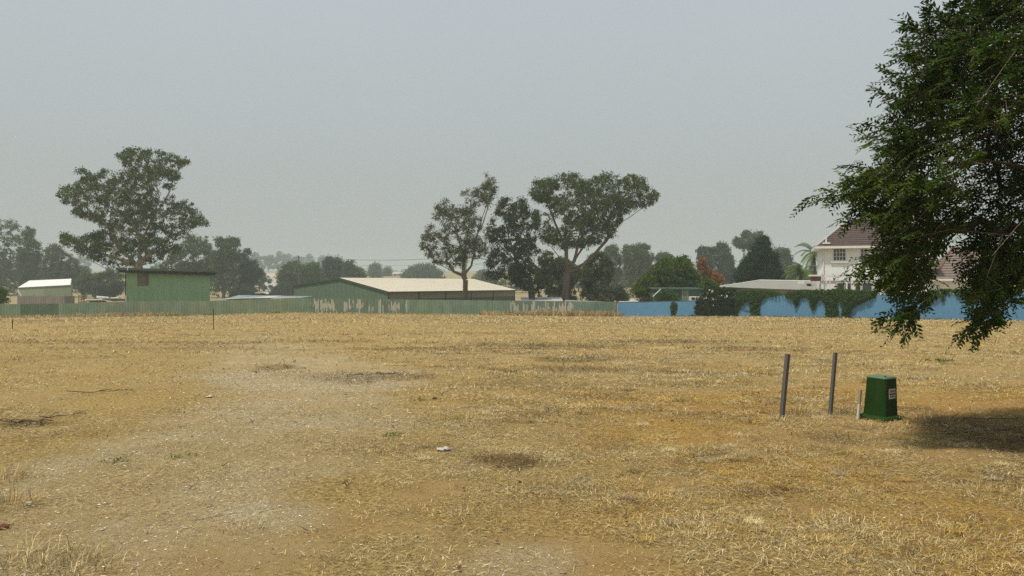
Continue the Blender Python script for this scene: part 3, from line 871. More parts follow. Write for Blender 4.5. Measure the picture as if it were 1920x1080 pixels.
def fm_long(px, i):
    if 578 < px < 770: return PEEL
    if 770 <= px < 800: return PM[0]
    if 955 < px < 1000 or 1062 < px < 1090: return PEEL
    if 1000 <= px <= 1062: return PEEL2
    if px > 820: return PM[[3, 4, 0, 4][i % 4]]
    return PM[[0, 1, 2, 1, 0, 2, 1][i % 7]]
XF = lambda px, D: ((px - 960) / F * D, D)
ribbed_fence("olive-green ribbed steel fence with flaking cream streaks, running up to the blue wall",
             [XF(148, 97), XF(392, 97), XF(545, 97), XF(800, 97), XF(1153, 97)], 1.80, fm_long)
ribbed_fence("darker dull green steel fence in front of the white-roofed shed", [XF(-150, 97.6), XF(0, 97.6), XF(147.5, 97.6)], 1.72,
             lambda px, i: paint_panel_mat("fence_dull_green", (.115, .172, .105)) if i % 3 else PM[0], 2.6)

BLUE = pmat("blue_render", (.100, .245, .400), .85, var=.10, scale=.5, stretch=(1, 1, .35), spec=.2, streak=(.13, .255, .385), streak_amt=.35, bump=.25, bscale=40)
WA, WB = np.array([12.72, 97.0]), np.array([38.7, 62.0])
WD = (WB - WA) / np.linalg.norm(WB - WA); WN = np.array([WD[1], -WD[0]])      # along the wall, and towards the paddock
if WN @ np.array([0, -1]) < 0: WN = -WN
WL = float(np.linalg.norm(WB - WA))
def wall_t(px):
    k = (px - 960) / F
    return (k * WA[1] - WA[0]) / (WD[0] - k * WD[1])
def wall_pt(s, off=0.0): return WA + WD * s + WN * off
def blue_wall():
    t = thing("rendered_wall", "long sky-blue rendered boundary wall, stepped higher beyond the flowering hedge", "wall", (*WA, gz1(*WA)))
    segs = [(0.0, wall_t(1308), 1.72, 1.70), (wall_t(1308) + .003, wall_t(1560), 2.12, 2.12), (wall_t(1560) + .003, wall_t(1905), 2.12, 2.12), (wall_t(1905) + .003, WL + 16, 2.2, 2.2)]
    for i, (s0, s1, h0, h1) in enumerate(segs):
        m = MB(); n = max(2, int((s1 - s0) / 1.5))
        for k in range(n):
            a, b = s0 + (s1 - s0) * k / n, s0 + (s1 - s0) * (k + 1) / n
            P0 = [wall_pt(a, 0), wall_pt(b, 0), wall_pt(b, -.2), wall_pt(a, -.2)]
            za, zb = gz1(*P0[0]), gz1(*P0[1])
            ha, hb = h0 + (h1 - h0) * k / n, h0 + (h1 - h0) * (k + 1) / n
            m.hexa([(*P0[0], za - .3), (*P0[1], zb - .3), (*P0[2], zb - .3), (*P0[3], za - .3)], [(*P0[0], za + ha), (*P0[1], zb + hb), (*P0[2], zb + hb), (*P0[3], za + ha)])
        m.build("wall_section", BLUE, t)
    m = MB()
    s0, s1 = 0.0, wall_t(1308)
    for k in range(12):
        a, b = s0 + (s1 - s0) * k / 12, s0 + (s1 - s0) * (k + 1) / 12
        Q = [wall_pt(a, .025), wall_pt(b, .025), wall_pt(b, -.225), wall_pt(a, -.225)]
        za, zb = gz1(*wall_pt(a)) + 1.725 - .02 * k / 12, gz1(*wall_pt(b)) + 1.725 - .02 * (k + 1) / 12
        m.hexa([(*Q[0], za), (*Q[1], zb), (*Q[2], zb), (*Q[3], za)], [(*Q[0], za + .05), (*Q[1], zb + .05), (*Q[2], zb + .05), (*Q[3], za + .05)])
    m.build("coping", pmat("coping_dark", (.10, .12, .13), .7), t)
blue_wall()
MB_ = MB().box(*[12.5, 12.68, 97.1, 97.3, gz1(12.6, 97.2) - .2, gz1(12.6, 97.2) + 1.85])
tag(MB_.build("fence_post", pmat("fence_grey_post", (.20, .20, .15), .8)), "weathered end post where the green fence meets the blue wall", "post")

# ------------------------------------------------------------------ climbers on the wall
IVY = leafmat("ivy_leaf", (.022, .062, .007), (.056, .122, .012), (.066, .112, .011), clump=1.2, trans=.15)
IVYD = leafmat("hedge_leaf", (.008, .026, .006), (.020, .046, .010), (.028, .058, .010), clump=1.0, trans=.12)
def wall_foliage(name, label, cat, polys, leaf, n, per=20, rad=.115, L=.10, W=.07, thick=.35, parent_stem=True, group=None):
    """leafy growth lying against the paddock face and over the top of the wall; outlines in photo pixels"""
    C = []
    for poly, f, th in polys:
        poly = np.array(poly, float); lo, hi = poly.min(0), poly.max(0); k = 0; want = int(n * f)
        while k < want:
            px, py = rng.uniform(lo[0], hi[0], 400), rng.uniform(lo[1], hi[1], 400)
            d = poly_dist(px, py, poly); ok = d > .4
            for a, b, dd in zip(px[ok], py[ok], d[ok]):
                s = wall_t(a); o = rng.uniform(-.1, th * min(1, dd / 5) + .06)
                q = wall_pt(s, .05 + o)
                z = CH - (b - HY) / F * q[1]
                if z > gz1(*q) + (1.72 if a < 1308 else 2.12): q = wall_pt(s, rng.uniform(-.5, .3) if th > .25 else rng.uniform(-.3, .15))
                C.append((*q, max(z, gz1(*q) + .03))); k += 1
                if k >= want: break
    C = np.array(C); base = C[np.argmin(C[:, 2])]
    t = thing(name, label, cat, base, 0, group)
    V, Fq = leaf_quads(C, per, rad, L, W, .5)
    mk("foliage", V, Fq, leaf, t)
    T = C[rng.choice(len(C), min(len(C), 160), replace=False)]
    S = Skel(); S.step = .4
    S.limb([base - np.array([0, 0, .1]), base + np.array([0, 0, .5])])
    S.grow(T, base)
    V, Fq = S.mesh(.05, .006, n=5); mk("stem", V, Fq, bark('dark'), t)
    return t, C
t, C = wall_foliage("flowering_hedge", "dark green climbing hedge dotted with white blossom where the blue wall steps up", "hedge",
    [([(1308,600),(1306,575),(1308,556),(1316,548),(1330,541),(1352,538),(1375,540),(1381,556),(1380,600)], 1, .55)], IVYD, 620, 34, .20, .13, .09)
Cb = C[(C[:, 2] > np.percentile(C[:, 2], 45))]
Cb = Cb[rng.choice(len(Cb), 46, replace=False)] + np.concatenate([WN * .12, [.06]])
V, Fq = leaf_quads(Cb, 9, .09, .10, .085, .0); mk("blossom", V, Fq, pmat("white_petal", (.75, .76, .70), .6, var=.1), t)
wall_foliage("ivy", "ivy trailing off the wall in an arch beside the flowering hedge", "ivy",
    [([(1379,600),(1380,545),(1400,543),(1440,545),(1465,549),(1468,555),(1440,556),(1430,562),(1425,575),(1426,598),(1409,598),(1407,570),(1400,564),(1392,572),(1384,585),(1381,600)], 1, .3)], IVY, 800)
wall_foliage("ivy", "ivy with two thick leafy columns reaching the ground below the white house", "ivy",
    [([(1470,549),(1490,545),(1530,543),(1580,542),(1640,545),(1645,552),(1630,562),(1610,570),(1598,580),(1590,600),(1580,600),(1579,566),(1571,562),(1573,600),(1550,600),(1548,568),(1541,560),(1532,566),
       (1526,582),(1521,574),(1519,562),(1510,557),(1500,561),(1494,577),(1489,572),(1487,560),(1472,557)], 1, .32)], IVY, 1900)
wall_foliage("ivy", "small green shrub growing up the low end of the blue wall", "shrub", [([(1257,573),(1262,565),(1270,567),(1271,578),(1267,586),(1265,599),(1261,599),(1259,586)], 1, .35)], IVY, 110)
wall_foliage("ivy", "patch of ivy draped over the wall top in the gap of the overhanging branches", "ivy",
    [([(1728,549),(1745,543),(1800,541),(1825,545),(1815,556),(1800,556),(1790,551),(1772,556),(1769,566),(1765,557),(1755,560),(1744,570),(1738,580),(1733,572)], 1, .25)], IVY, 380)
wall_foliage("ground_ivy", "low creeping ivy along the foot of the blue wall", "ivy", [([(1232,601),(1280,598),(1380,597),(1480,597),(1600,599),(1750,601),(1900,603),(1900,608),(1700,606),(1500,603),(1300,602)], 1, .5)], IVYD, 420, 14, .10, .10, .07)

# ------------------------------------------------------------------ sheds and yards behind the green fence
GREENW = pmat("shed_green_steel", (.235, .385, .215), .6, var=.14, scale=.5, stretch=(1, 1, .4), streak=(.16, .19, .12), streak_amt=.25)
GREENG = pmat("shed_grey_green_steel", (.115, .168, .112), .6, var=.1, scale=.4, streak=(.16, .18, .12), streak_amt=.2)
DKGREEN = pmat("dark_green_trim", (.035, .065, .040), .55)
WHITEM = pmat("white_paint", (.74, .74, .72), .6, var=.06, scale=.8)
CREAMR = pmat("cream_roof_steel", (.65, .59, .47), .5, var=.05, scale=.3)
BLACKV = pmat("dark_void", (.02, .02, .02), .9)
CONC = pmat("weathered_board", (.32, .28, .24), .9, var=.3, scale=1.5, stretch=(1, 1, .3), streak=(.16, .12, .09), streak_amt=.6)
TIMBER = pmat("old_timber", (.30, .20, .12), .9, var=.3, scale=2)
GLASS = pmat("window_glass", (.035, .04, .045), .08, var=.3, spec=.6)
ZINC = pmat("zinc_sheet", (.44, .44, .43), .45, var=.15, scale=.5, metal=0, spec=.5)
ZINCD = pmat("dull_zinc_sheet", (.30, .29, .27), .6, var=.25, scale=.6)

def green_shed():
    D = 101.0
    x0 = (237 - 960) / F * D; x1 = x0 + 9.81
    z0 = gz1(x0, D) - .3; zl = CH - (507 - HY) / F * D; zr = CH - (511.5 - HY) / F * (D + 3.4)
    def sx(px):      # distance along the turned front of a photo column
        k = (px - 960) / F; return x0 + (k * D - x0) / (math.cos(R(20.5)) - k * math.sin(R(20.5)))
    t = thing("metal_shed", "tall olive-green shed with a flat overhanging dark roof and one boarded window", "shed", (x0, D, z0), R(20.5))
    W = MB(); W.hexa([(x0, D, z0), (x1, D, z0), (x1, D + 6, z0), (x0, D + 6, z0)], [(x0, D, zl), (x1, D, zr), (x1, D + 6, zr + .0), (x0, D + 6, zl)]).build("wall", GREENW, t)
    m = MB()
    for k in range(int((x1 - x0) / .76)):
        xx = x0 + .76 * (k + 1) - .2
        m.box(xx, xx + .025, D - .018, D - .001, z0, zl + (zr - zl) * (xx - x0) / (x1 - x0) - .03)
    m.build("sheet_joint", GREENW, t)
    xa, xb = sx(218), sx(409)
    ra, rb = zl + .33, zr + .25
    r = MB().hexa([(xa, D - .75, ra - .10), (xb, D - .75, rb - .10), (xb, D + 6.7, rb - .1), (xa, D + 6.7, ra - .1)], [(xa, D - .75, ra), (xb, D - .75, rb), (xb, D + 6.7, rb + .04), (xa, D + 6.7, ra + .04)]).build("roof", DKGREEN, t)
    MB().hexa([(xa, D - .79, ra - .22), (xb, D - .79, rb - .22), (xb, D - .752, rb - .22), (xa, D - .752, ra - .22)], [(xa, D - .79, ra + .03), (xb, D - .79, rb + .03), (xb, D - .752, rb + .03), (xa, D - .752, ra + .03)]).build("fascia", pmat("fascia_green", (.075, .115, .07), .5), r)
    MB().hexa([(xa + .5, D - .62, ra - .62), (xb - .5, D - .62, rb - .62), (xb - .5, D - .05, rb - .55), (xa + .5, D - .05, ra - .55)], [(xa + .1, D - .74, ra - .225), (xb - .1, D - .74, rb - .225), (xb - .1, D - .05, rb - .225), (xa + .1, D - .05, ra - .225)]).build('eave_shade_strip', BLACKV, r)  # black strip standing in for the shade under the overhang
    for px in (240.5, 319, 393):
        xx = sx(px)
        MB().box(xx - .045, xx + .045, D - .90, D - .795, ra - .34, ra - .02 + (rb - ra) * (xx - xa) / (xb - xa)).build("bracket", WHITEM, r)
    wx0, wx1 = sx(257.5), sx(279); wz0, wz1 = CH - (536 - HY) / F * D, CH - (513 - HY) / F * D
    w = MB().box(wx0, wx1, D - .05, D + .02, wz0, wz1).build("window", pmat("boarded_window", (.165, .15, .10), .8, var=.35, scale=3), t)
    MB().box(wx0 + .95, wx1 - .04, D - .07, D - .052, wz0 + .25, wz1 - .1).build("pane", pmat("dusty_pane", (.11, .085, .065), .3), w)
    MB().box(x0 - .16, x0 - .03, D - .08, D + .05, z0, zl - .1).build("downpipe", pmat("brown_pipe", (.05, .04, .035), .6), t)
    MB().box(x0 - .10, x0 + .01, D - .16, D - .09, z0, CH - (554 - HY) / F * D).build("pipe_sleeve", WHITEM, t)
green_shed()

def white_roof_shed():
    q = lambda px, py, D: P(px, py, D)
    e0, e1, r0, r1 = q(34, 538.5, 124), q(132.5, 533.5, 121.5), q(55, 526, 127.6), q(134, 522.5, 125.6)
    b0, b1 = e0 + (r0 - e0) * 2, e1 + (r1 - e1) * 2; b0[2] = e0[2]; b1[2] = e1[2]
    g = gz1(e0[0], 124) - .3
    t = thing("metal_shed", "pale green shed with a white gable roof behind the boarded bin", "shed", (e0[0], e0[1], g))
    lo = lambda p, z=g: (p[0], p[1], z)
    dn = np.array([0, 0, -.12])
    mid = (e0 + e1) / 2 - np.array([0, 0, 0])
    for a, b, nm, mt in ((e0, (e0 + (e1 - e0) * .5), "wall", pmat("sage_steel", (.27, .30, .215), .6, var=.08)), (e0 + (e1 - e0) * .5, e1, "wall", pmat("mid_sage_steel", (.215, .265, .175), .6, var=.08))):
        MB().hexa([lo(a), lo(b), lo(b + (0, .1, 0)), lo(a + (0, .1, 0))], [a + dn, b + dn, b + dn + (0, .1, 0), a + dn + (0, .1, 0)]).build(nm, mt, t)
    for e, r, b, nm in ((e0, r0, b0, "gable_wall"), (e1, r1, b1, "gable_wall")):
        dd = (.06 if nm else 0)
        m = MB(); base = [lo(e), lo(b), tuple(b + dn), tuple(r + dn), tuple(e + dn)]
        m.add(base + [(x + dd, y, z) for x, y, z in base], [(0,1,2,3,4), (9,8,7,6,5)] + [(i, (i+1) % 5, (i+1) % 5 + 5, i + 5) for i in range(5)])
        m.build("gable_wall", pmat("sage_steel", (0, 0, 0)), t)
    m = MB(); o = (e0 - r0) * .04
    m.slab([e0 + o, e1 + o, r1, r0], .06); m.build("roof", WHITEM, t)
    m = MB(); m.slab([r0, r1, b1, b0], .06); m.build("roof", WHITEM, t)
white_roof_shed()

def yard_bits():
    # boarded bin in front of the white-roofed shed
    D = 113.0; g = gz1(-70, D)
    xa, xb = (33 - 960) / F * D, (121 - 960) / F * D; zt = CH - (554.5 - HY) / F * D
    t = thing("boarded_bin", "weathered grey board bin in front of the white-roofed shed", "bin", (xa, D, g))
    n = 3
    for k in range(n):
        a, b = xa + (xb - xa) * k / n, xa + (xb - xa) * (k + 1) / n
        m = MB(); nb_ = 9
        for i in range(nb_):
            u0, u1 = a + (b - a) * i / nb_, a + (b - a) * (i + .9) / nb_
            m.box(u0, u1, D, D + .05, g - .2, zt - rng.random() * .09)
        m.build("board_panel", CONC, t)
    for k in range(n + 1):
        a = xa + (xb - xa) * k / n
        MB().box(a - .09, a + .09, D + .053, D + .2, g - .2, zt + .06).build("post", CONC, t)
    for q0 in (xa, xb - .06): MB().box(q0, q0 + .06, D + .21, D + 2.6, g - .2, zt - .08).build("side_panel", CONC, t)
    # leaning white pipe
    tag(MB().tube([P(33, 543, 112.2), P(39.5, 555, 112.2)], .10, 8).build("pipe", WHITEM), "white pipe leaning on the end of the boarded bin", "pipe")
    # slatted crate
    D = 108.0; cx = (152 - 960) / F * D; g = gz1(cx, D); zt = CH - (553 - HY) / F * D; w = .36
    t = thing("slatted_crate", "tall brown slatted timber crate beside the boarded bin", "crate", (cx, D, g))
    for sx in (-1, 1):
        for sy in (0, .7): MB().box(cx + sx * w - .035, cx + sx * w + .035, D + sy, D + sy + .07, g - .1, zt).build("corner_post", TIMBER, t)
    for z in np.arange(g + .1, zt, .27):
        for y0 in (D - .03, D + .772): MB().box(cx - w, cx + w, y0, y0 + .028, z, z + .13).build("slat", TIMBER, t)
    # white panels dumped by the green shed
    D = 106.0
    specs = [("long white panel lying lowest in the pile beside the green shed", 166, 196, 566, 1.0, .10, 0), ("white panel propped on top of the pile beside the green shed", 183, 205, 561, .9, .22, .5),
             ("white sheet sloping down towards the green shed wall", 198, 222, 563, .9, .16, -.3), ("short rust-stained white sheet nearest the green shed wall", 218, 234, 564.5, .8, .12, -.2)]
    for i, (lb, p0, p1, py, dp, th, tilt) in enumerate(specs):
        xx0, xx1 = (p0 - 960) / F * D, (p1 - 960) / F * D; z = CH - (py - HY) / F * D + .1
        M = Matrix.Translation(((xx0 + xx1) / 2, D + i * .5, z)) @ Matrix.Rotation(R(tilt * 10), 4, 'Y') @ Matrix.Rotation(R(8 - 5 * i), 4, 'Z') @ Matrix.Rotation(R(-12), 4, 'X')
        hw = (xx1 - xx0) / 2
        m = MB(); m.box(-hw, hw, -dp, dp, -th / 2, th / 2, M); m.box(-hw + .2, hw - .2, -dp - .03, -dp - .002, -.03, .03, M)
        for k in range(4): m.box(-hw + hw * .5 * k, -hw + hw * .5 * k + .06, -dp + .1, dp - .1, th / 2 + .002, th / 2 + .03, M)
        tag(m.build("white_sheet", WHITEM if i < 3 else pmat("stained_white", (.62, .52, .44), .7, col2=(.36, .17, .10), scale=1.5)), lb, "sheet", "dumped white sheets beside the green shed")
    # timber under the pile, so that nothing hovers
    m = MB()
    gx0 = (166 - 960) / F * D
    for k in range(6): m.box(gx0 + k * .85, gx0 + k * .85 + .5, D - .6, D + 1.6, gz1(gx0, D) - .2, CH - (567.5 - HY) / F * D - .02)
    tag(m.build("timber_stack", TIMBER), "low stack of old timber under the dumped white sheets", "timber")
    # lean-to with blue sheeting behind the fence
    D = 103.0
    x0, x1 = (418 - 960) / F * D, (566 - 960) / F * D; g = gz1(x0, D) - .2
    t = thing("lean_to_shed", "low lean-to with faded blue and white roof sheeting just showing over the green fence", "shed", (x0, D, g))
    zf0, zf1 = CH - (561 - HY) / F * D, CH - (558 - HY) / F * D
    zb = [CH - (553.5 - HY) / F * (D + 5), CH - (554.5 - HY) / F * (D + 5)]
    MB().box(x0 + .3, x1 - .2, D + .4, D + 4.8, g, zf0 - .1).build("wall", ZINCD, t)
    bl = pmat("faded_blue_sheet", (.25, .30, .34), .6, var=.25, scale=1.2); wh = pmat("faded_white_sheet", (.50, .51, .50), .5, var=.15, scale=1)
    n = 5
    for k in range(n):
        a, b = x0 + (x1 - x0) * k / n, x0 + (x1 - x0) * (k + .985) / n
        fz = lambda x: zf0 + (zf1 - zf0) * min(1, (x - x0) / 4)
        MB().slab([(a, D - .2, fz(a)), (b, D - .2, fz(b)), (b + .3, D + 5, zb[0] - .03 * k), (a + .3, D + 5, zb[0] - .03 * k)], .05).build("roof_sheet", [bl, bl, wh, bl, bl][k], t)
    m = MB(); m.tube([(x0 - .6, D - .35, zf0 - .03), (x0 + 2.5, D - .35, zf0 + .12), (x0 + 9.5, D - .35, zf1 + .02)], .06, 6); m.build("gutter", wh, t)
yard_bits()

def long_shed():
    u = np.array([.5, .866]); v = np.array([-.866, .5])      # along the building, and across it away from the paddock
    O = np.array([(727 - 960) / F * 105, 105.0]); Lb, Wd = 33.4, 16.7
    zr_, zp_, zl_ = CH - (546 - HY) / F * 105, 2.52, CH - (533.5 - HY) / F * 113.4
    g = gz1(*O) - .4
    pt = lambda a, b, z: (O[0] + u[0]*a + v[0]*b, O[1] + u[1]*a + v[1]*b, z)
    t = thing("long_shed", "long low shed with a cream roof and grey-green gable end behind the flaking fence", "shed", (*O, g))
    m = MB(); base = [pt(0, 0, g), pt(0, Wd, g), pt(0, Wd, zl_ - .08), pt(0, 8.26, zp_ - .08), pt(0, 0, zr_ - .08)]
    bk = [pt(.12, b, z) for b, z in ((0, g), (Wd, g), (Wd, zl_ - .08), (8.26, zp_ - .08), (0, zr_ - .08))]
    m.add(base + bk, [(0,1,2,3,4), (9,8,7,6,5)] + [(i, (i+1) % 5, (i+1) % 5 + 5, i + 5) for i in range(5)]); m.build("gable_wall", GREENG, t)
    m = MB()
    for k in range(22):
        b = .4 + k * .75; zt = (zr_ + (zp_ - zr_) * b / 8.26 if b < 8.26 else zp_ + (zl_ - zp_) * (b - 8.26) / (Wd - 8.26)) - .16
        if b < Wd - .1: m.hexa([pt(-.015, b, g), pt(-.015, b + .03, g), pt(0, b + .03, g), pt(0, b, g)], [pt(-.015, b, zt), pt(-.015, b + .03, zt), pt(0, b + .03, zt), pt(0, b, zt)])
    m.build("sheet_joint", GREENG, t)
    m = MB(); bk = [pt(Lb - a, b, z) for a in (.12, 0) for b, z in ((0, g), (Wd, g), (Wd, zl_ - .08), (8.26, zp_ - .08), (0, zr_ - .08))]
    m.add(bk, [(0,1,2,3,4), (9,8,7,6,5)] + [(i, (i+1) % 5, (i+1) % 5 + 5, i + 5) for i in range(5)]); m.build("gable_wall", GREENG, t)
    zc = zr_ - 1.08
    MB().hexa([pt(.12, .03, g), pt(Lb - .12, .03, g), pt(Lb - .12, .15, g), pt(.12, .15, g)], [pt(.12, .03, zc), pt(Lb - .12, .03, zc), pt(Lb - .12, .15, zc), pt(.12, .15, zc)]).build("lower_wall", pmat("lower_blue_green", (.075, .115, .085), .6), t)
    nb = 6; al = [0.12, 6.8, 13.2, 20, 26.5, Lb - .12]
    for k in range(5):
        MB().hexa([pt(al[k], -.02, zc), pt(al[k+1] - .03, -.02, zc), pt(al[k+1] - .03, .15, zc), pt(al[k], .15, zc)], [pt(al[k], -.02, zr_ - .12), pt(al[k+1] - .03, -.02, zr_ - .12), pt(al[k+1] - .03, .15, zr_ - .12), pt(al[k], .15, zr_ - .12)]).build("upper_cladding", pmat("drab_translucent_sheet", (.235, .225, .155), .7, var=.15, scale=1.2, stretch=(1, 1, .4)), t)
    for k in range(6):
        MB().hexa([pt(al[k] - .1, -.07, g), pt(al[k] + .1, -.07, g), pt(al[k] + .1, -.022, g), pt(al[k] - .1, -.022, g)], [pt(al[k] - .1, -.07, zr_ - .1), pt(al[k] + .1, -.07, zr_ - .1), pt(al[k] + .1, -.022, zr_ - .1), pt(al[k] - .1, -.022, zr_ - .1)]).build("post", DKGREEN, t)
    r = MB().slab([pt(-.15, -.25, zr_ - .05), pt(Lb + .15, -.25, zr_ - .05), pt(Lb + .15, 8.26, zp_), pt(-.15, 8.26, zp_)], .05).build("roof", CREAMR, t)
    m = MB()
    for k in range(1, 44):
        a = k * .76
        m.hexa([pt(a, -.25, zr_ - .048), pt(a + .05, -.25, zr_ - .048), pt(a + .05, 8.2, zp_ + .0), pt(a, 8.2, zp_ + .0)], [pt(a, -.25, zr_ - .02), pt(a + .05, -.25, zr_ - .02), pt(a + .05, 8.2, zp_ + .022), pt(a, 8.2, zp_ + .022)])
    m.build("roof_rib", CREAMR, r)
    MB().slab([pt(-.15, 8.27, zp_), pt(Lb + .15, 8.27, zp_), pt(Lb + .15, Wd + .25, zl_ - .02), pt(-.15, Wd + .25, zl_ - .02)], .05).build("roof", CREAMR, t)
    MB().hexa([pt(-.1, -.36, zr_ - .2), pt(Lb + .1, -.36, zr_ - .2), pt(Lb + .1, -.252, zr_ - .2), pt(-.1, -.252, zr_ - .2)], [pt(-.1, -.36, zr_ - .06), pt(Lb + .1, -.36, zr_ - .06), pt(Lb + .1, -.252, zr_ - .06), pt(-.1, -.252, zr_ - .06)]).build("gutter", DKGREEN, t)
    for b0, z0_, b1, z1_ in ((-.25, zr_ - .05, 8.26, zp_), (8.26, zp_, Wd + .25, zl_ - .02)):
        MB().hexa([pt(-.19, b0, z0_ - .22), pt(-.19, b1, z1_ - .22), pt(-.152, b1, z1_ - .22), pt(-.152, b0, z0_ - .22)], [pt(-.19, b0, z0_ + .02), pt(-.19, b1, z1_ + .02), pt(-.152, b1, z1_ + .02), pt(-.152, b0, z0_ + .02)]).build("barge_board", pmat("barge_green", (.06, .085, .055), .6), t)
long_shed()

def low_roofs():
    # grey sheet roofs showing over the fence beneath the gums
    for lb, p0, p1, py0, py1, D, dep, m_, tr in (("low skillion shed with a pale zinc roof between the two middle gum trunks", 977, 1056, 562, 561.5, 101, 4, ZINC, .9),
                                         ("low skillion shed with a dull grey roof beside the umbrella-crowned gum trunk", 1062, 1150, 567, 571, 100.4, 3.5, ZINCD, .9)):
        x0, x1 = (p0 - 960) / F * D, (p1 - 960) / F * D; g = gz1(x0, D) - .2
        za, zb = CH - (py0 + 3 - HY) / F * D, CH - (py1 + 3 - HY) / F * D
        t = thing("low_shed", lb, "shed", (x0, D, g))
        MB().box(x0 + .3, x1 - .3, D + .5, D + dep, g, min(za, zb) - .15).build("wall", pmat("low_shed_dark_wall", (.10, .10, .09), .8), t)  # walls in one even dark grey
        MB().slab([(x0, D, za), (x1, D, zb), (x1, D + dep + .5, zb + .45), (x0, D + dep + .5, za + .45)], .06).build("roof", m_, t)
        MB().hexa([(x0, D - .05, za - .22), (x1, D - .05, zb - .22), (x1, D - .012, zb - .22), (x0, D - .012, za - .22)], [(x0, D - .05, za - .0), (x1, D - .05, zb - .0), (x1, D - .012, zb), (x0, D - .012, za)]).build("fascia", pmat("fascia_grey", (.22, .22, .21), .7), t)
        for k in range(3):
            xx = x0 + .35 + (x1 - x0 - .7) * k / 2
            MB().box(xx - .04, xx + .04, D + .1, D + .18, g, min(za, zb) - .1).build("post", ZINCD, t)
    # brown-roofed cottage further back
    D = 150.0; x0, x1 = (1112 - 960) / F * D, (1150 - 960) / F * D; g = gz1(x0, D) - .2
    t = thing("cottage", "small hazy cottage with a brown roof and pale fascia beyond the umbrella-crowned gum", "house", (x0, D, g))
    zt = CH - (560 - HY) / F * D
    MB().box(x0, x1, D, D + 6, g, zt).build("wall", pmat("cottage_wall", (.40, .34, .28), .8), t)
    MB().slab([(x0 - .4, D - .4, zt), (x1 + .4, D - .4, zt), (x1 - .8, D + 3, zt + 1.4), (x0 + .8, D + 3, zt + 1.4)], .1).build("roof", pmat("cottage_roof", (.17, .12, .10), .8), t)
    MB().box(x0 + .8, x1 - .8, D + 3.0, D + 3.2, zt + 1.35, zt + 1.62).build("ridge_cap", ZINC, t)
    MB().box(x0 + 1.0, x0 + 2.0, D - .04, D - .002, g + 1.2, g + 2.2).build("window", GLASS, t)
    # pale sheets at the wall end
    D = 100.0
    for lb, a, b, py0, py1 in (("flat pale sheet roof showing over the end of the blue wall", 1158, 1190, 565.5, 569), ("folded cream awning sheet beside the brown hedge clippings", 1180, 1199, 561, 566)):
        x0, x1 = (a - 960) / F * D, (b - 960) / F * D; z0, z1 = CH - (py1 - HY) / F * D, CH - (py0 - HY) / F * D; g = gz1(x0, D)
        t = thing("awning", lb, "awning", (x0, D, g))
        MB().slab([(x0, D, z0), (x1, D, z0), (x1 + .2, D + 2.5, z1), (x0 + .5, D + 2.5, z1)], .05).build("sheet", pmat("pale_sheet", (.56, .54, .47), .6), t)
        for xx in (x0 + .15, x1 - .15):
            for yy, zz in ((D + .1, z0), (D + 2.3, z1)): MB().tube([(xx + (.2 if yy > D + 1 else 0), yy, g - .2), (xx + (.2 if yy > D + 1 else 0), yy, zz - .06)], .035, 6).build("post", ZINC, t)
    # green shed behind the wall
    D = 97.0; x0, x1 = (1226 - 960) / F * D, (1316 - 960) / F * D; g = gz1(x0, D) - .3; zt = CH - (541.5 - HY) / F * D
    t = thing("garden_shed", "dark green ribbed garden shed with a pale door strip behind the low blue wall", "shed", (x0, D, g))
    gm_ = pmat("garden_shed_green", (.055, .115, .075), .6, var=.12)
    m = MB().box(x0, x1, D, D + 3.5, g, zt - .08)
    for k in range(36): m.box(x0 + .08 + k * .16, x0 + .13 + k * .16, D - .02, D - .001, g, zt - .1)
    m.build("wall", gm_, t)
    MB().hexa([(x0 - .2, D - .25, zt - .10), (x1 + .2, D - .25, zt - .10), (x1 + .2, D + 3.7, zt + .12), (x0 - .2, D + 3.7, zt + .12)], [(x0 - .2, D - .25, zt + .02), (x1 + .2, D - .25, zt + .02), (x1 + .2, D + 3.7, zt + .24), (x0 - .2, D + 3.7, zt + .24)]).build("roof", pmat("garden_shed_roof", (.06, .10, .075), .6), t)
    a, b = (1279 - 960) / F * D, (1289.5 - 960) / F * D
    d_ = MB().box(a, b, D - .05, D - .022, g, zt - .14).build("door", pmat("pale_green_door", (.17, .24, .16), .6), t)
    for xx in (a, b): MB().box(xx - .04, xx + .04, D - .075, D - .052, g, zt - .14).build("door_frame", pmat("cream_trim", (.44, .37, .26), .6), d_)
    # air conditioner
    D2 = 95.6; a, b = (1295 - 960) / F * D2, (1312 - 960) / F * D2; z0, z1 = CH - (564 - HY) / F * D2, CH - (556 - HY) / F * D2
    t2 = thing("air_conditioner", "white boxed air conditioner with a dark grille against the green garden shed", "air conditioner", ((a+b)/2, D2, z0))
    MB().box(a, b, D2, D2 + 1.12, z0, z1).build("casing", WHITEM, t2, bevel=.02)
    MB().box(a + .09, a + .52, D2 - .02, D2 - .003, z0 + .12, z1 - .1).build("grille", BLACKV, t2)
    MB().box(a + .60, b - .08, D2 - .02, D2 - .003, z0 + .12, z1 - .1).build("grille", pmat("grille_grey", (.10, .10, .09), .6), t2)
    for xx in (a + .1, b - .1): MB().box(xx - .03, xx + .03, D2 + .1, D2 + .16, gz1(xx, D2) - .1, z0 - .002).build("leg", ZINC, t2)
    tag(MB().box(-.06, .06, -.05, .05, 0, float(np.linalg.norm(P(1239, 542, 93.5) - P(1224, 556, 93.5))), Matrix.Translation(P(1224, 556, 93.5)) @ (Vector(P(1239, 542, 93.5) - P(1224, 556, 93.5))).to_track_quat('Z', 'Y').to_matrix().to_4x4()).build("white_pole", WHITEM), "white pole slanting up out of the brown hedge behind the low blue wall", "pole")
low_roofs()

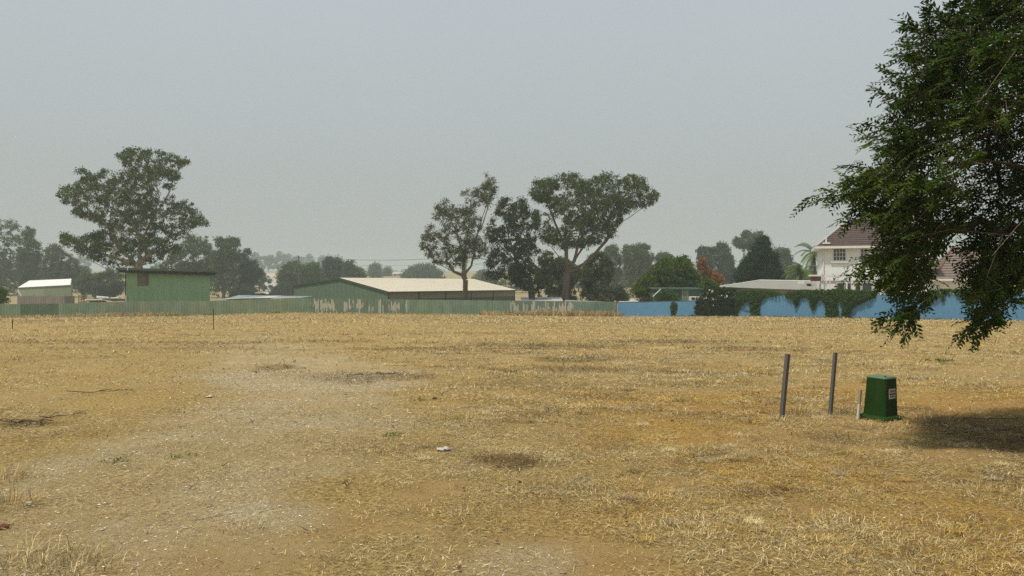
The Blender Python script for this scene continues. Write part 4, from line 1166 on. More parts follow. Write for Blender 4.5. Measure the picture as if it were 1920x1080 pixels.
# ------------------------------------------------------------------ the white house and its neighbours
TILE = pmat("brown_roof_tile", (.105, .072, .066), .8, col2=(.072, .050, .046), scale=2.5)
TILE2 = pmat("faded_roof_tile", (.215, .17, .145), .85, col2=(.15, .115, .098), scale=1.8)
HWALL = pmat("house_white_render", (.81, .81, .795), .8, var=.04, scale=.6, streak=(.60, .59, .55), streak_amt=.25)

def tiled(m, e0, e1, r1, r0, courses):
    """tile courses climbing from an eave line to a ridge line, each lapping over the one below"""
    e0, e1, r0, r1 = map(np.array, (e0, e1, r0, r1))
    n = np.cross(e1 - e0, (r0 + r1) / 2 - (e0 + e1) / 2); n = n / np.linalg.norm(n)
    if n[2] < 0: n = -n
    for k in range(courses):
        a, b = k / courses, (k + 1.12) / courses
        b = min(b, 1)
        A0, A1, B0, B1 = e0 + (r0 - e0) * a, e1 + (r1 - e1) * a, e0 + (r0 - e0) * b, e1 + (r1 - e1) * b
        top, low, th = .075, .01, .05
        m.hexa([A0 + n * (top - th), A1 + n * (top - th), B1 + n * (low - th), B0 + n * (low - th)], [A0 + n * top, A1 + n * top, B1 + n * low, B0 + n * low])

def white_house():
    ang = -18
    ox, oy = 30.8, 80.0
    g = gz1(ox, oy) - .2
    u, v = np.array([math.cos(R(ang)), math.sin(R(ang))]), np.array([-math.sin(R(ang)), math.cos(R(ang))])
    # v points away from the paddock
    t = thing("house", "white two-storey house with a brown tiled roof and small-paned upper windows", "house", (ox, oy, g), R(ang))
    def U(px, back=0.0):      # distance along the facade of a photo column
        k = (px - 960) / F; X, Y = ox + v[0] * back, oy + v[1] * back
        return (k * Y - X) / (u[0] - k * u[1])
    def Zf(py, uu): return CH - (py - HY) / F * (oy + u[1] * uu) - g
    ze = Zf(462, 3); W_, Dp = 9.6, 8.0; zr = ze + 2.75
    MB().box(0, W_, 0, Dp, 0, ze - .12).build("wall", HWALL, t, local=True)
    o = .5; inx = 2.7
    ea, eb, ec, ed = (-o, -o, ze), (W_ + o, -o, ze), (W_ + o, Dp + o, ze), (-o, Dp + o, ze)
    ra, rb = (inx, Dp / 2, zr), (W_ - inx, Dp / 2, zr)
    m = MB(); tiled(m, ea, eb, rb, ra, 13); tiled(m, ec, ed, ra, rb, 13); tiled(m, ed, ea, ra, ra, 13); tiled(m, eb, ec, rb, rb, 13)
    rf = m.build("roof", TILE, t, local=True)
    for a, b in ((ea, ra), (eb, rb), (ec, rb), (ed, ra)):
        MB().tube([np.array(a) + (0, 0, .09), np.array(b) + (0, 0, .09)], .085, 6).build("hip_cap", pmat("pale_hip_cap", (.50, .47, .45), .7), rf, local=True)
    MB().tube([np.array(ra) + (-.1, 0, .1), np.array(rb) + (.1, 0, .1)], .10, 6).build("ridge_cap", TILE, rf, local=True)
    MB().box(-o + .02, W_ + o - .02, -o + .02, Dp + o - .02, ze - .13, ze - .06).build("soffit", WHITEM, t, local=True)
    for (x0, x1, y0, y1) in ((-o - .10, W_ + o + .10, -o - .12, -o + .017), (-o - .10, W_ + o + .10, Dp + o - .017, Dp + o + .12), (-o - .12, -o + .017, -o + .02, Dp + o - .02), (W_ + o - .017, W_ + o + .12, -o + .02, Dp + o - .02)):
        MB().box(x0, x1, y0, y1, ze - .19, ze + .03).build("gutter", WHITEM, t, local=True)
    MB().tube([(.18, -.09, 0), (.18, -.09, ze - .4), (.18, -o, ze - .19)], .05, 6).build("downpipe", WHITEM, t, local=True)
    for px, f in ((1549, .12), (1587, .72)):
        uu = U(px, -o + f * (Dp / 2 + o)); yv = -o + f * (Dp / 2 + o); zz = ze + (zr - ze) * f
        MB().tube([(uu, yv, zz - .1), (uu, yv, zz + .62)], .07, 8).build("vent_pipe", WHITEM, rf, local=True)
        MB().box(uu - .35, uu + .35, yv - .4, yv + .25, zz - .06, zz + .09).build("flashing", WHITEM, rf, local=True)
    FR = pmat("window_frame_white", (.70, .70, .68), .5, var=.05)
    def window(p0, p1, y0, y1, nx_, nz_, sill=True):
        a, b = U(p0), U(p1); z1, z0 = Zf(y0, a), Zf(y1, a)
        w = MB().box(a, b, -.012, .05, z0, z1).build("window", GLASS, t, local=True)
        f = MB()
        f.box(a - .07, a, -.05, -.002, z0 - .07, z1 + .07); f.box(b, b + .07, -.05, -.002, z0 - .07, z1 + .07); f.box(a, b, -.05, -.002, z1, z1 + .07); f.box(a, b, -.05, -.002, z0 - .07, z0)
        f.build("frame", FR, w, local=True)
        f = MB()
        for k in range(1, nx_): xx = a + (b - a) * k / nx_; f.box(xx - .022, xx + .022, -.035, -.014, z0, z1)
        for k in range(1, nz_): zz = z0 + (z1 - z0) * k / nz_; f.box(a, b, -.043, -.036, zz - .022, zz + .022)
        if nx_ > 1 or nz_ > 1: f.build("glazing_bar", FR, w, local=True)
        if sill: MB().box(a - .28, b + .28, -.16, -.002, z0 - .26, z0 - .10).build("sill", FR, w, local=True)
        return w
    window(1563, 1585, 467, 488, 4, 3); window(1614, 1625, 467, 489, 2, 3); window(1636, 1650, 467, 489, 3, 3)
    window(1692, 1712, 467, 489, 4, 3)
    for p0, p1 in ((1570, 1583), (1584.5, 1596), (1604, 1615), (1617, 1634), (1660, 1675), (1678, 1690)):
        window(p0, p1, 531, 556, 1, 1, False)
    MB().box(-.05, W_ + .0, -.11, -.003, Zf(527, 2), Zf(524, 2)).build("string_course", FR, t, local=True)
    # small flat canopy on the far corner
    aw = MB().box(-1.15, -.14, .3, 2.2, Zf(518, 0), Zf(515, 0)).build("side_canopy", WHITEM, t, local=True)
    MB().box(-.95, -.02, .5, 2.0, Zf(527, 0), Zf(518, 0) - .01).build("brick_infill", pmat("red_brick_patch", (.22, .09, .06), .9, scale=6), aw, local=True)
    # single-storey wing
    wu0, wu1, wv0, wv1 = W_ + .003, 24.0, .6, 9.6
    zw = CH - (523 - HY) / F * 76 - g; zwr = zw + 3.0
    MB().box(wu0, wu1, wv0, wv1, 0, zw - .1).build("wing_wall", HWALL, t, local=True)
    m = MB(); ra2, rb2 = (wu0 + 2.9, 5.1, zwr), (wu1 - 3, 5.1, zwr); E = [(wu0 + .55, wv0 - .5, zw), (wu1 + .5, wv0 - .5, zw), (wu1 + .5, wv1 + .5, zw), (wu0 + .55, wv1 + .5, zw)]
    tiled(m, E[0], E[1], rb2, ra2, 12); tiled(m, E[2], E[3], ra2, rb2, 12); tiled(m, E[3], E[0], ra2, ra2, 12); tiled(m, E[1], E[2], rb2, rb2, 12)
    wr = m.build("wing_roof", TILE2, t, local=True)
    RED = pmat("red_ridge_tile", (.24, .075, .055), .8)
    MB().tube([np.array(E[0]) + (0, 0, .09), np.array(ra2) + (0, 0, .09)], .09, 6).build("hip_cap", RED, wr, local=True)
    MB().tube([np.array(ra2) + (0, 0, .1), np.array(rb2) + (0, 0, .1)], .10, 6).build("ridge_cap", RED, wr, local=True)
    MB().box(wu0 + .02, wu1 + .6, wv0 - .62, wv0 - .45, zw - .18, zw + .02).build("wing_gutter", WHITEM, t, local=True)
    MB().box(wu0 + .02, wu1 + .4, wv0 - .448, wv0 - .003, zw - .15, zw - .09).build("wing_soffit", WHITEM, t, local=True)
    for a, b in ((10.4, 11.8), (13.4, 15.2), (17.5, 19.5)):
        w = MB().box(a, b, wv0 - .012, wv0 + .05, .3, 2.0).build("window", GLASS, t, local=True)
        f = MB(); f.box(a - .06, a, wv0 - .05, wv0 - .003, .25, 2.06); f.box(b, b + .06, wv0 - .05, wv0 - .003, .25, 2.06); f.box(a, b, wv0 - .05, wv0 - .003, 2.0, 2.06); f.box((a+b)/2 - .03, (a+b)/2 + .03, wv0 - .04, wv0 - .014, .3, 2.0)
        f.build("frame", FR, w, local=True)
    # pergola
    p = thing("pergola", "white timber pergola along the ground floor of the white house", "pergola", (ox, oy, g), R(ang))
    zt = Zf(516, 3)
    pv = -2.6
    for px in (1548.5, 1587.5, 1597, 1646, 1690):
        uu = U(px, pv)
        MB().box(uu - .075, uu + .075, pv - .07, pv + .07, -.2, zt - .23).build("post", WHITEM, p, local=True)
    MB().box(U(1540, pv), U(1708, pv), pv - .05, pv + .05, zt - .227, zt - .02).build("beam", WHITEM, p, local=True)
    for k in range(9):
        uu = U(1542, pv) + k * 1.05
        MB().box(uu - .03, uu + .03, pv - .5, -.12, zt - .017, zt + .15).build("rafter", WHITEM, p, local=True)
    for px in (1556, 1614): 
        uu = U(px, -1.2); MB().box(uu - .04, uu + .04, -1.25, -1.17, -.1, zt - .02).build("post", WHITEM, p, local=True)
white_house()

def grey_hall():
    D = 86.0
    g = gz1((1350 - 960) / F * D, D) - .2
    e0, e1 = P(1350, 537.5, D), P(1560, 545, D - 1); r0, r1 = P(1424, 526, D + 6), P(1566, 528.5, D + 5)
    b0, b1 = e0 * 1 + (r0 - e0) * 2, e1 + (r1 - e1) * 2; b0[2], b1[2] = e0[2], e1[2]
    t = thing("low_hall", "low building with a wide grey roof and dark vent beside the white house", "building", (e0[0], e0[1], g))
    grey = pmat("grey_roof_sheet", (.27, .265, .235), .75, var=.12, scale=.8, streak=(.20, .19, .17), streak_amt=.3)
    dn = np.array([0, 0, .3])
    m = MB(); m.hexa([(e0[0] + .4, e0[1] + .4, g), (e1[0] - .2, e1[1] + .4, g), (b1[0] - .2, b1[1] - .4, g), (b0[0] + .4, b0[1] - .4, g)], [(e0[0] + .4, e0[1] + .4, e0[2] - .1), (e1[0] - .2, e1[1] + .4, e1[2] - .1), (b1[0] - .2, b1[1] - .4, e1[2] - .1), (b0[0] + .4, b0[1] - .4, e0[2] - .1)])
    m.build("wall", pmat("hall_wall", (.42, .43, .38), .8), t)
    rf = MB().slab([e0, e1, r1, r0], .08).build("roof", grey, t)
    MB().slab([r0, r1, b1, b0], .08).build("roof", grey, t)
    MB().tube([e0 + (0, -.02, .02), r0 + (0, 0, .04), r1 + (0, 0, .04)], .07, 6).build("roof_trim", WHITEM, rf)
    MB().tube([e0 + (0, -.06, -.03), e1 + (0, -.06, -.03)], .07, 6).build("gutter", pmat("gutter_grey", (.36, .36, .33), .6), rf)
    c = e0 + (e1 - e0) * .66 + (r0 - e0) * .42; c[2] += .05
    vt = MB().tube([c + (0, 0, -.2), c + (0, 0, .18), c + (0, 0, .2), c + (0, 0, .34), c + (0, 0, .5), c + (0, 0, .55)], [.2, .2, .3, .36, .3, .1], 10).build("roof_vent", BLACKV, rf, smooth=False)
    # white flat fascia by the house
    a, b = P(1508, 527, 83), P(1541, 532, 83)
    MB().box(a[0], b[0], 83, 85, b[2], a[2]).build("white_parapet", WHITEM, t)
grey_hall()

# ------------------------------------------------------------------ trees standing further off
def far_trees():
    G1 = "gums behind the sheds"
    T = outline_tree
    lg = dict(cat="gum tree", L=.46, W=.15, per=26, gap=.46, gscale=.62, r_tip=.018, trunk_sides=5)
    def tr(label, polys, D, base, leaf, wood='dark', clumps=150, rad=.85, r_root=.3, group=None, **kw):
        a = dict(lg); a.update(kw)
        if D >= 150:
            f = 1.45; D *= f; rad *= f; r_root *= f; a['L'] *= f; a['W'] *= f; a['gscale'] = a.get('gscale', .6) / f
        if a['cat'] == 'gum tree': clumps, rad = int(clumps * 1.7), rad * .66
        if a['cat'] == 'gum tree':
            pa = np.array(polys[0][0]); x0, x1 = np.percentile(pa[:, 0], [12, 88]); yb = HY + (CH - gz1((base - 960) / F * D, D)) / D * F
            ym = np.percentile(pa[:, 1], 60)
            if yb - 2 > pa[:, 1].max() - 4: polys = list(polys) + [([(x0, ym), (x1, ym), (x1 + 3, yb - 1), ((x0 + x1) / 2, yb - 5), (x0 - 3, yb - 1)], .28)]
        T("gum_tree" if a['cat'] == "gum tree" else kw.get('nm', 'tree'), label, a.pop('cat'), [(p, f) for p, f in polys], D, base, (), leaf, wood, clumps, r_root=r_root, rad=rad, group=group, **{k: v for k, v in a.items() if k != 'nm'})
    row = "hazy gums in the row behind the white-roofed shed"
    tr("widest flat-topped hazy gum in the row behind the white-roofed shed", [(zA([(-260,640),(-200,520),(-90,470),(-20,490),(60,478),(108,515),(122,560),(95,610),(80,700),(60,800),(-60,830),(-240,800)]), 1)], 176, 8, GUM, clumps=330, group=row)
    tr("hazy gum with a small round upper crown, behind the ridge of the white-roofed shed", [(zA([(105,545),(150,513),(196,540),(200,590),(232,602),(224,700),(205,800),(95,810),(70,640)]), 1)], 170, 55, GUM, clumps=220, group=row)
    tr("feathery grey gum between the white-roofed shed and the tall spreading gum", [(zA([(225,630),(270,600),(320,612),(345,650),(425,700),(445,800),(400,850),(250,840),(215,740)]), 1)], 165, 116, GUMO, clumps=200, group=row)
    tr("low dark gum beneath the dead limb of the tall spreading gum", [(zA([(480,840),(520,760),(600,750),(660,770),(670,860),(600,900),(500,900)]), 1)], 150, 205, GUMD, clumps=130, group=row)
    tr("thin gum with bare lower stems beside the slatted crate", [(zA([(390,830),(430,760),(500,770),(530,830),(500,870),(420,870)]), 1)], 155, 156, GUM, clumps=80, group=row)
    row = "hazy gums standing past the flat-roofed shed"
    tr("hazy gum rising over the roof of the flat-roofed shed", [(zA([(840,735),(880,690),(955,610),(1000,558),(1060,570),(1105,572),(1132,610),(1130,735),(1090,765),(960,770),(850,765)]), 1)], 160, 362, GUM, clumps=220, group=row)
    tr("hazy gum with a tall double crown just past the flat-roofed shed", [(zA([(1125,640),(1150,572),(1205,580),(1240,570),(1275,582),(1285,640),(1290,760),(1250,800),(1160,800),(1118,740)]), 1)], 155, 419, GUM, 'rust', clumps=230, group=row)
    tr("hazy dark gum sloping down to the white car", [(zA([(1275,660),(1318,632),(1340,650),(1366,672),(1385,720),(1408,770),(1360,830),(1270,830)]), 1)], 158, 455, GUMD, clumps=200, group=row)
    row = "rounded trees behind the long shed"
    kw = dict(cat="tree", nm="broadleaf_tree", gap=.28, per=40)
    tr("rounded green tree next to the pale street, behind the long shed", [(zB([(618,400),(680,295),(780,250),(850,272),(885,370),(905,480),(780,570),(690,565),(640,480)]), 1)], 172, 538, GUM, clumps=240, group=row, **kw)
    tr("rounded brighter green tree over the low end of the long shed", [(zB([(840,310),(930,258),(1010,290),(1050,400),(1000,470),(860,480)]), 1)], 178, 585, LUSH, clumps=150, group=row, **kw)
    tr("dark dome-topped tree over the ridge of the long shed", [(zB([(1020,275),(1070,218),(1112,232),(1150,213),(1205,260),(1220,340),(1200,430),(1020,440)]), 1)], 184, 625, GUMD, clumps=170, group=row, **kw)
    tr("low tree sloping away from the dome-topped tree above the cream roof", [(zB([(1190,300),(1240,238),(1300,248),(1305,305),(1345,320),(1405,350),(1415,425),(1200,430)]), 1)], 182, 660, GUM, clumps=140, group=row, **kw)
    row = "faint trees far beyond the cream roof"
    kw = dict(cat="tree", nm="broadleaf_tree", gap=.25, per=30, L=.8, W=.3)
    tr("faint narrow tree far beyond the cream roof, by the power line", [(zB([(1415,320),(1480,273),(1532,300),(1545,415),(1415,415)]), 1)], 330, 700, GUM, clumps=110, rad=1.3, group=row, **kw)
    tr("faint small tree far beyond the cream roof, next to the pale distant house", [(zB([(1548,335),(1590,310),(1632,350),(1635,420),(1540,420)]), 1)], 360, 727, GUM, clumps=90, rad=1.3, group=row, **kw)
    tr("faint wide rounded tree seen through the sparse gum", [(zB([(1698,370),(1745,330),(1800,298),(1900,272),(1990,300),(2060,350),(2090,440),(1700,440)]), 1)], 280, 800, GUM, clumps=240, rad=1.3, group=row, **kw)
    tr("faint teal tree between the sparse gum and the dark leaning gum", [(zC([(480,745),(520,690),(590,680),(640,730),(720,790),(740,870),(480,860)]), 1)], 250, 915, GUM, clumps=170, rad=1.2, group=row, **kw)
    row = "hazy gums beyond the blue wall"
    tr("olive understorey gum below the umbrella-crowned gum", [(zC([(905,600),(960,560),(1050,600),(1150,650),(1190,700),(1150,800),(1080,850),(960,850),(900,760)]), 1)], 118, 1045, GUMO, clumps=230, rad=.6, L=.36, W=.11, per=44, group=row)
    tr("olive drooping gum at the tail of the umbrella-crowned gum", [(zC([(1180,680),(1240,590),(1320,570),(1390,650),(1380,740),(1350,830),(1260,850),(1170,800)]), 1)], 122, 1125, GUMO, clumps=230, rad=.6, L=.36, W=.11, per=44, group=row)
    tr("thin hazy gum beside the umbrella-crowned gum", [(zD([(35,320),(80,260),(145,228),(180,262),(205,320),(200,500),(150,600),(60,600),(30,480)]), 1)], 165, 1148, GUM, 'pale', clumps=170, gap=.46, group=row)
    tr("hazy gum with a broad double crown behind the lush garden tree", [(zD([(200,300),(215,236),(270,258),(330,238),(400,235),(462,275),(475,360),(440,470),(350,560),(240,580),(205,450)]), 1)], 162, 1185, GUM, 'pale', clumps=260, gap=.40, group=row)
    tr("low hazy gum peeping over the lush garden tree", [(zD([(470,340),(540,305),(610,330),(640,370),(600,450),(480,450)]), 1)], 170, 1245, GUM, clumps=110, group=row)
    tr("big hazy gum rising behind the copper tree", [(zD([(795,310),(815,270),(880,248),(955,262),(985,225),(1060,235),(1085,270),(1110,330),(1140,450),(1130,560),(1000,570),(880,540),(835,430)]), 1)], 160, 1340, GUMD, clumps=330, gap=.33, group=row)
    tr("tall pale gum with a wispy top behind the dark conifer", [(zD([(1100,240),(1120,180),(1172,112),(1225,118),(1280,155),(1330,135),(1392,130),(1400,200),(1330,290),(1250,300),(1150,290)]), 1)], 165, 1395, GUMO, 'pale', clumps=170, gap=.42, group=row)
    tr("pale wispy gum between the conifer and the palms", [(zD([(1455,285),(1500,265),(1545,258),(1580,310),(1605,420),(1590,520),(1500,520),(1460,400)]), 1)], 158, 1465, GUMO, 'pale', clumps=180, gap=.40, group=row)
    kw = dict(cat="tree", nm="garden_tree", L=.26, W=.13, per=60, gap=.24, gscale=.7)
    tr("lush bright green garden tree behind the low blue wall", [(zD([(270,680),(290,600),(320,540),(400,480),(480,400),(560,345),(650,350),(722,322),(760,380),(832,460),(860,540),(880,620),(820,690),(560,700),(340,700)]), 1)], 101.5, 1255, LUSH, clumps=560, rad=.5, r_root=.28, depth=.9, **kw)
    tr("light green spreading shrub tree between the lush tree and the copper tree", [(zD([(840,560),(880,520),(930,545),(985,580),(1000,620),(900,650),(840,640)]), 1)], 98, 1326, LUSH, clumps=130, rad=.4, r_root=.15, **kw)
    tr("copper-orange tree with narrow flame-like tips", [(zD([(812,440),(838,360),(860,350),(885,380),(893,440),(950,455),(985,490),(1030,500),(1032,560),(1005,600),(930,590),(895,540),(830,480)]), 1)], 116, 1335, RUST, clumps=130, rad=.42, r_root=.18, **{**kw, 'nm': 'copper_tree'})
    tr("broad dark green conifer behind the grey-roofed building", [(zD([(1100,590),(1105,520),(1125,450),(1190,370),(1230,300),(1275,250),(1320,190),(1370,165),(1402,195),(1425,260),(1480,340),(1500,420),(1535,480),(1545,590)]), 1)], 108, 1427, PINE, clumps=620, rad=.55, r_root=.35, depth=.85, **{**kw, 'nm': 'conifer', 'L': .34, 'W': .06, 'per': 90, 'gap': .2})
    tr("round dark green bush at the far end of the green fence", [([(-60,545),(-20,530),(5,537),(16,552),(17,572),(-60,575)], 1)], 106, -12, LUSH, clumps=150, rad=.4, r_root=.12, **{**kw, 'nm': 'bush', 'cat': 'bush'})
    kb = {**kw, 'nm': 'bush', 'cat': 'bush'}
    tr("brown-green clipped bush under the slanting white pole", [([(1197,572),(1199,560),(1215,556),(1238,557),(1245,565),(1244,573)], 1)], 98.5, 1220, leafmat("dry_bush_leaf", (.05, .05, .02), (.10, .085, .035), (.07, .075, .02)), clumps=120, rad=.35, r_root=.1, **kb)
    tr("fine-leaved dark green bush in front of the garden shed", [([(1232,562),(1240,545),(1255,541),(1268,546),(1274,560),(1272,570),(1234,572)], 1)], 95.8, 1254, IVY, clumps=150, rad=.35, r_root=.1, **kb)
    kb = {**kb, 'L': .4, 'W': .15, 'per': 36}
    tr("dark roadside bush beside the white car", [([(500,552),(508,536),(530,528),(548,534),(556,552),(550,562),(505,562)], 1)], 168, 525, GUMD, clumps=130, rad=.6, r_root=.12, **kb)
    tr("low scrubby bush under the double-crowned gum", [([(425,560),(432,540),(455,532),(475,540),(480,556),(470,562),(430,562)], 1)], 150, 450, GUMD, clumps=130, rad=.5, r_root=.12, **kb)
    tr("dark scrub below the white car", [([(470,560),(472,552),(490,549),(508,552),(512,562)], 1)], 148, 492, GUMD, clumps=70, rad=.45, r_root=.1, **kb)
    tr("grey-brown bush behind the low zinc-roofed shed", [([(1020,568),(1030,552),(1055,548),(1080,556),(1090,568)], 1)], 125, 1055, GUMO, clumps=100, rad=.45, r_root=.1, **kb)
    tr("dull green bush by the brown-roofed cottage", [([(1120,555),(1135,540),(1160,534),(1176,545),(1180,566),(1125,566)], 1)], 128, 1150, GUMD, clumps=130, rad=.5, r_root=.1, **kb)
far_trees()

# faint trees on the far rise: one built, the others copied from it
def hill_trees():
    G = "faint trees on the far rise"
    spots = [(486,474,500,"first"), (503,478,470,""), (521,471,520,""), (540,476,540,""), (560,480,560,""), (577,477,590,""), (598,479,600,""), (612,481,560,""), (632,488,600,""), (655,492,640,""), (674,500,640,""), (705,505,560,""),
             (742,506,620,""), (772,504,600,""), (845,500,600,""), (955,505,420,""), (930,512,430,""), (975,515,400,""), (1100,512,420,""), (1130,505,430,""), (465,480,520,""), (300,492,480,""), (150,478,500,""), (60,482,480,""), (-30,478,500,""),
             (1290,500,420,""), (1470,500,430,""), (1520,505,440,""), (1580,500,430,""), (1800,500,420,""), (1900,495,430,""), (1700,500,430,""), (20,488,400,""), (112,490,410,"")]
    mid = [(-40,470,225),(-5,492,215),(28,480,235),(48,505,205),(70,498,225),(95,488,240),(120,505,210),(140,498,230),(170,500,215),(190,512,205),(215,500,230),(300,500,225),(330,490,240),(345,500,220),(385,478,225),(410,500,215),(440,486,235),(470,498,225),
           (486,512,210),(560,505,225),(610,505,240),(655,503,250),(920,515,210),(960,512,200),(1010,515,215),(1040,508,225),(1085,510,210),(1115,500,220),(1140,492,235),(1165,505,215),(1215,492,225),(1240,500,215),(1275,498,230),(1300,492,225),(1470,492,225),(1490,500,215),(1520,498,230)]
    spots = [(a, b, c * 1.75, d) for a, b, c, d in spots] + [(a, b, c * 1.4, "mid") for a, b, c in mid]
    proto = None
    for i, (px, top, D, _) in enumerate(spots):
        x = (px - 960) / F * D; g = gz1(x, D); h = CH - (top - HY) / F * D - g
        if proto is None:
            C = []
            for _k in range(15):
                c = np.array([rng.normal(0, .24), rng.normal(0, .24), rng.uniform(.22, .9)]); r = rng.uniform(.08, .17)
                q = rng.normal(0, 1, (26, 3)); q /= np.linalg.norm(q, axis=1, keepdims=True); C.append(c + q * r * rng.random((26, 1)) ** .4)
            C = np.concatenate(C); C[:, 2] = np.clip(C[:, 2], .18, 1.0)
            t = proto = thing("distant_tree", "", "tree", (x, D, g), 0, G)
            S = Skel(); S.step = .2; S.limb([(0, 0, -.05), (0, .01, .4)]); S.grow(C, np.array([0, 0, .3]))
            V, Fq = S.mesh(.035, .003, n=5); mk("trunk", V, Fq, bark('dark'), t, local=True)
            V, Fq = leaf_quads(C, 22, .065, .05, .020, .4); mk("crown", V, Fq, GUM, t, local=True)
        else:
            t = proto.copy(); COL.objects.link(t); t.location = (x, D, g)
            for ch in list(proto.children):
                c = ch.copy(); COL.objects.link(c); c.parent = t
        w = h * rng.uniform(.95, 1.5)
        t.scale = (w, w, h); t.rotation_euler = (0, 0, rng.random() * 6.28)
        if _ == "mid":
            t['group'] = "smoke-veiled trees of the second row"; t['label'] = "smoke-veiled tree filling the band behind the nearer gums, one of many alike"
        else: t['label'] = "faint smoke-veiled tree on the far rise, one of many alike"
hill_trees()

def palms():
    for lb, px, top, D, nf, L in (("tall feather palm whose fronds arch above the house corner canopy", 1527, 464, 104, 26, 3.0), ("shorter yellow-green palm between the conifer and the taller palm", 1500, 500, 101, 26, 2.6)):
        x = (px - 960) / F * D; g = gz1(x, D); zt = CH - (top + 12 - HY) / F * D
        t = thing("palm_tree", lb, "palm", (x, D, g))
        MB().tube([(x, D, g - .1), (x + .1, D, g + (zt - g) * .5), (x, D, zt)], [.24, .17, .15], 8).build("trunk", bark('dark'), t, smooth=True)
        V, Fs, k = [], [], 0
        for i in range(nf):
            az = i * 2.4 + rng.random() * .4; el = rng.uniform(-.15, 1.25)
            p = np.array([x, D, zt]); d = np.array([math.cos(az) * math.cos(el), math.sin(az) * math.cos(el), math.sin(el)])
            pts = [p.copy()]
            for s in range(14):
                d = d + np.array([0, 0, -.135 - .04 * (el < .4)]); d /= np.linalg.norm(d); p = p + d * L / 14; pts.append(p.copy())
            for s in range(2, 15):
                dd = pts[s] - pts[s-1]; side = np.cross(dd, [0, 0, 1]); side /= np.linalg.norm(side) + 1e-9
                for sg in (-1, 1):
                    for q in (0, .5):
                        b = pts[s-1] + dd * q; ll = .62 * math.sin(min(1, (s + 2) / 9) * 1.4) * (1.1 - .5 * s / 14)
                        tip = b + (side * sg * .85 + dd / np.linalg.norm(dd) * .35 + np.array([0, 0, -.45])) * ll
                        w = dd / np.linalg.norm(dd) * .045
                        V += [b - w, b + w, tip]; Fs.append((k, k + 1, k + 2)); k += 3
        mk("crown", np.array(V), np.array(Fs), PALM, t)
palms()

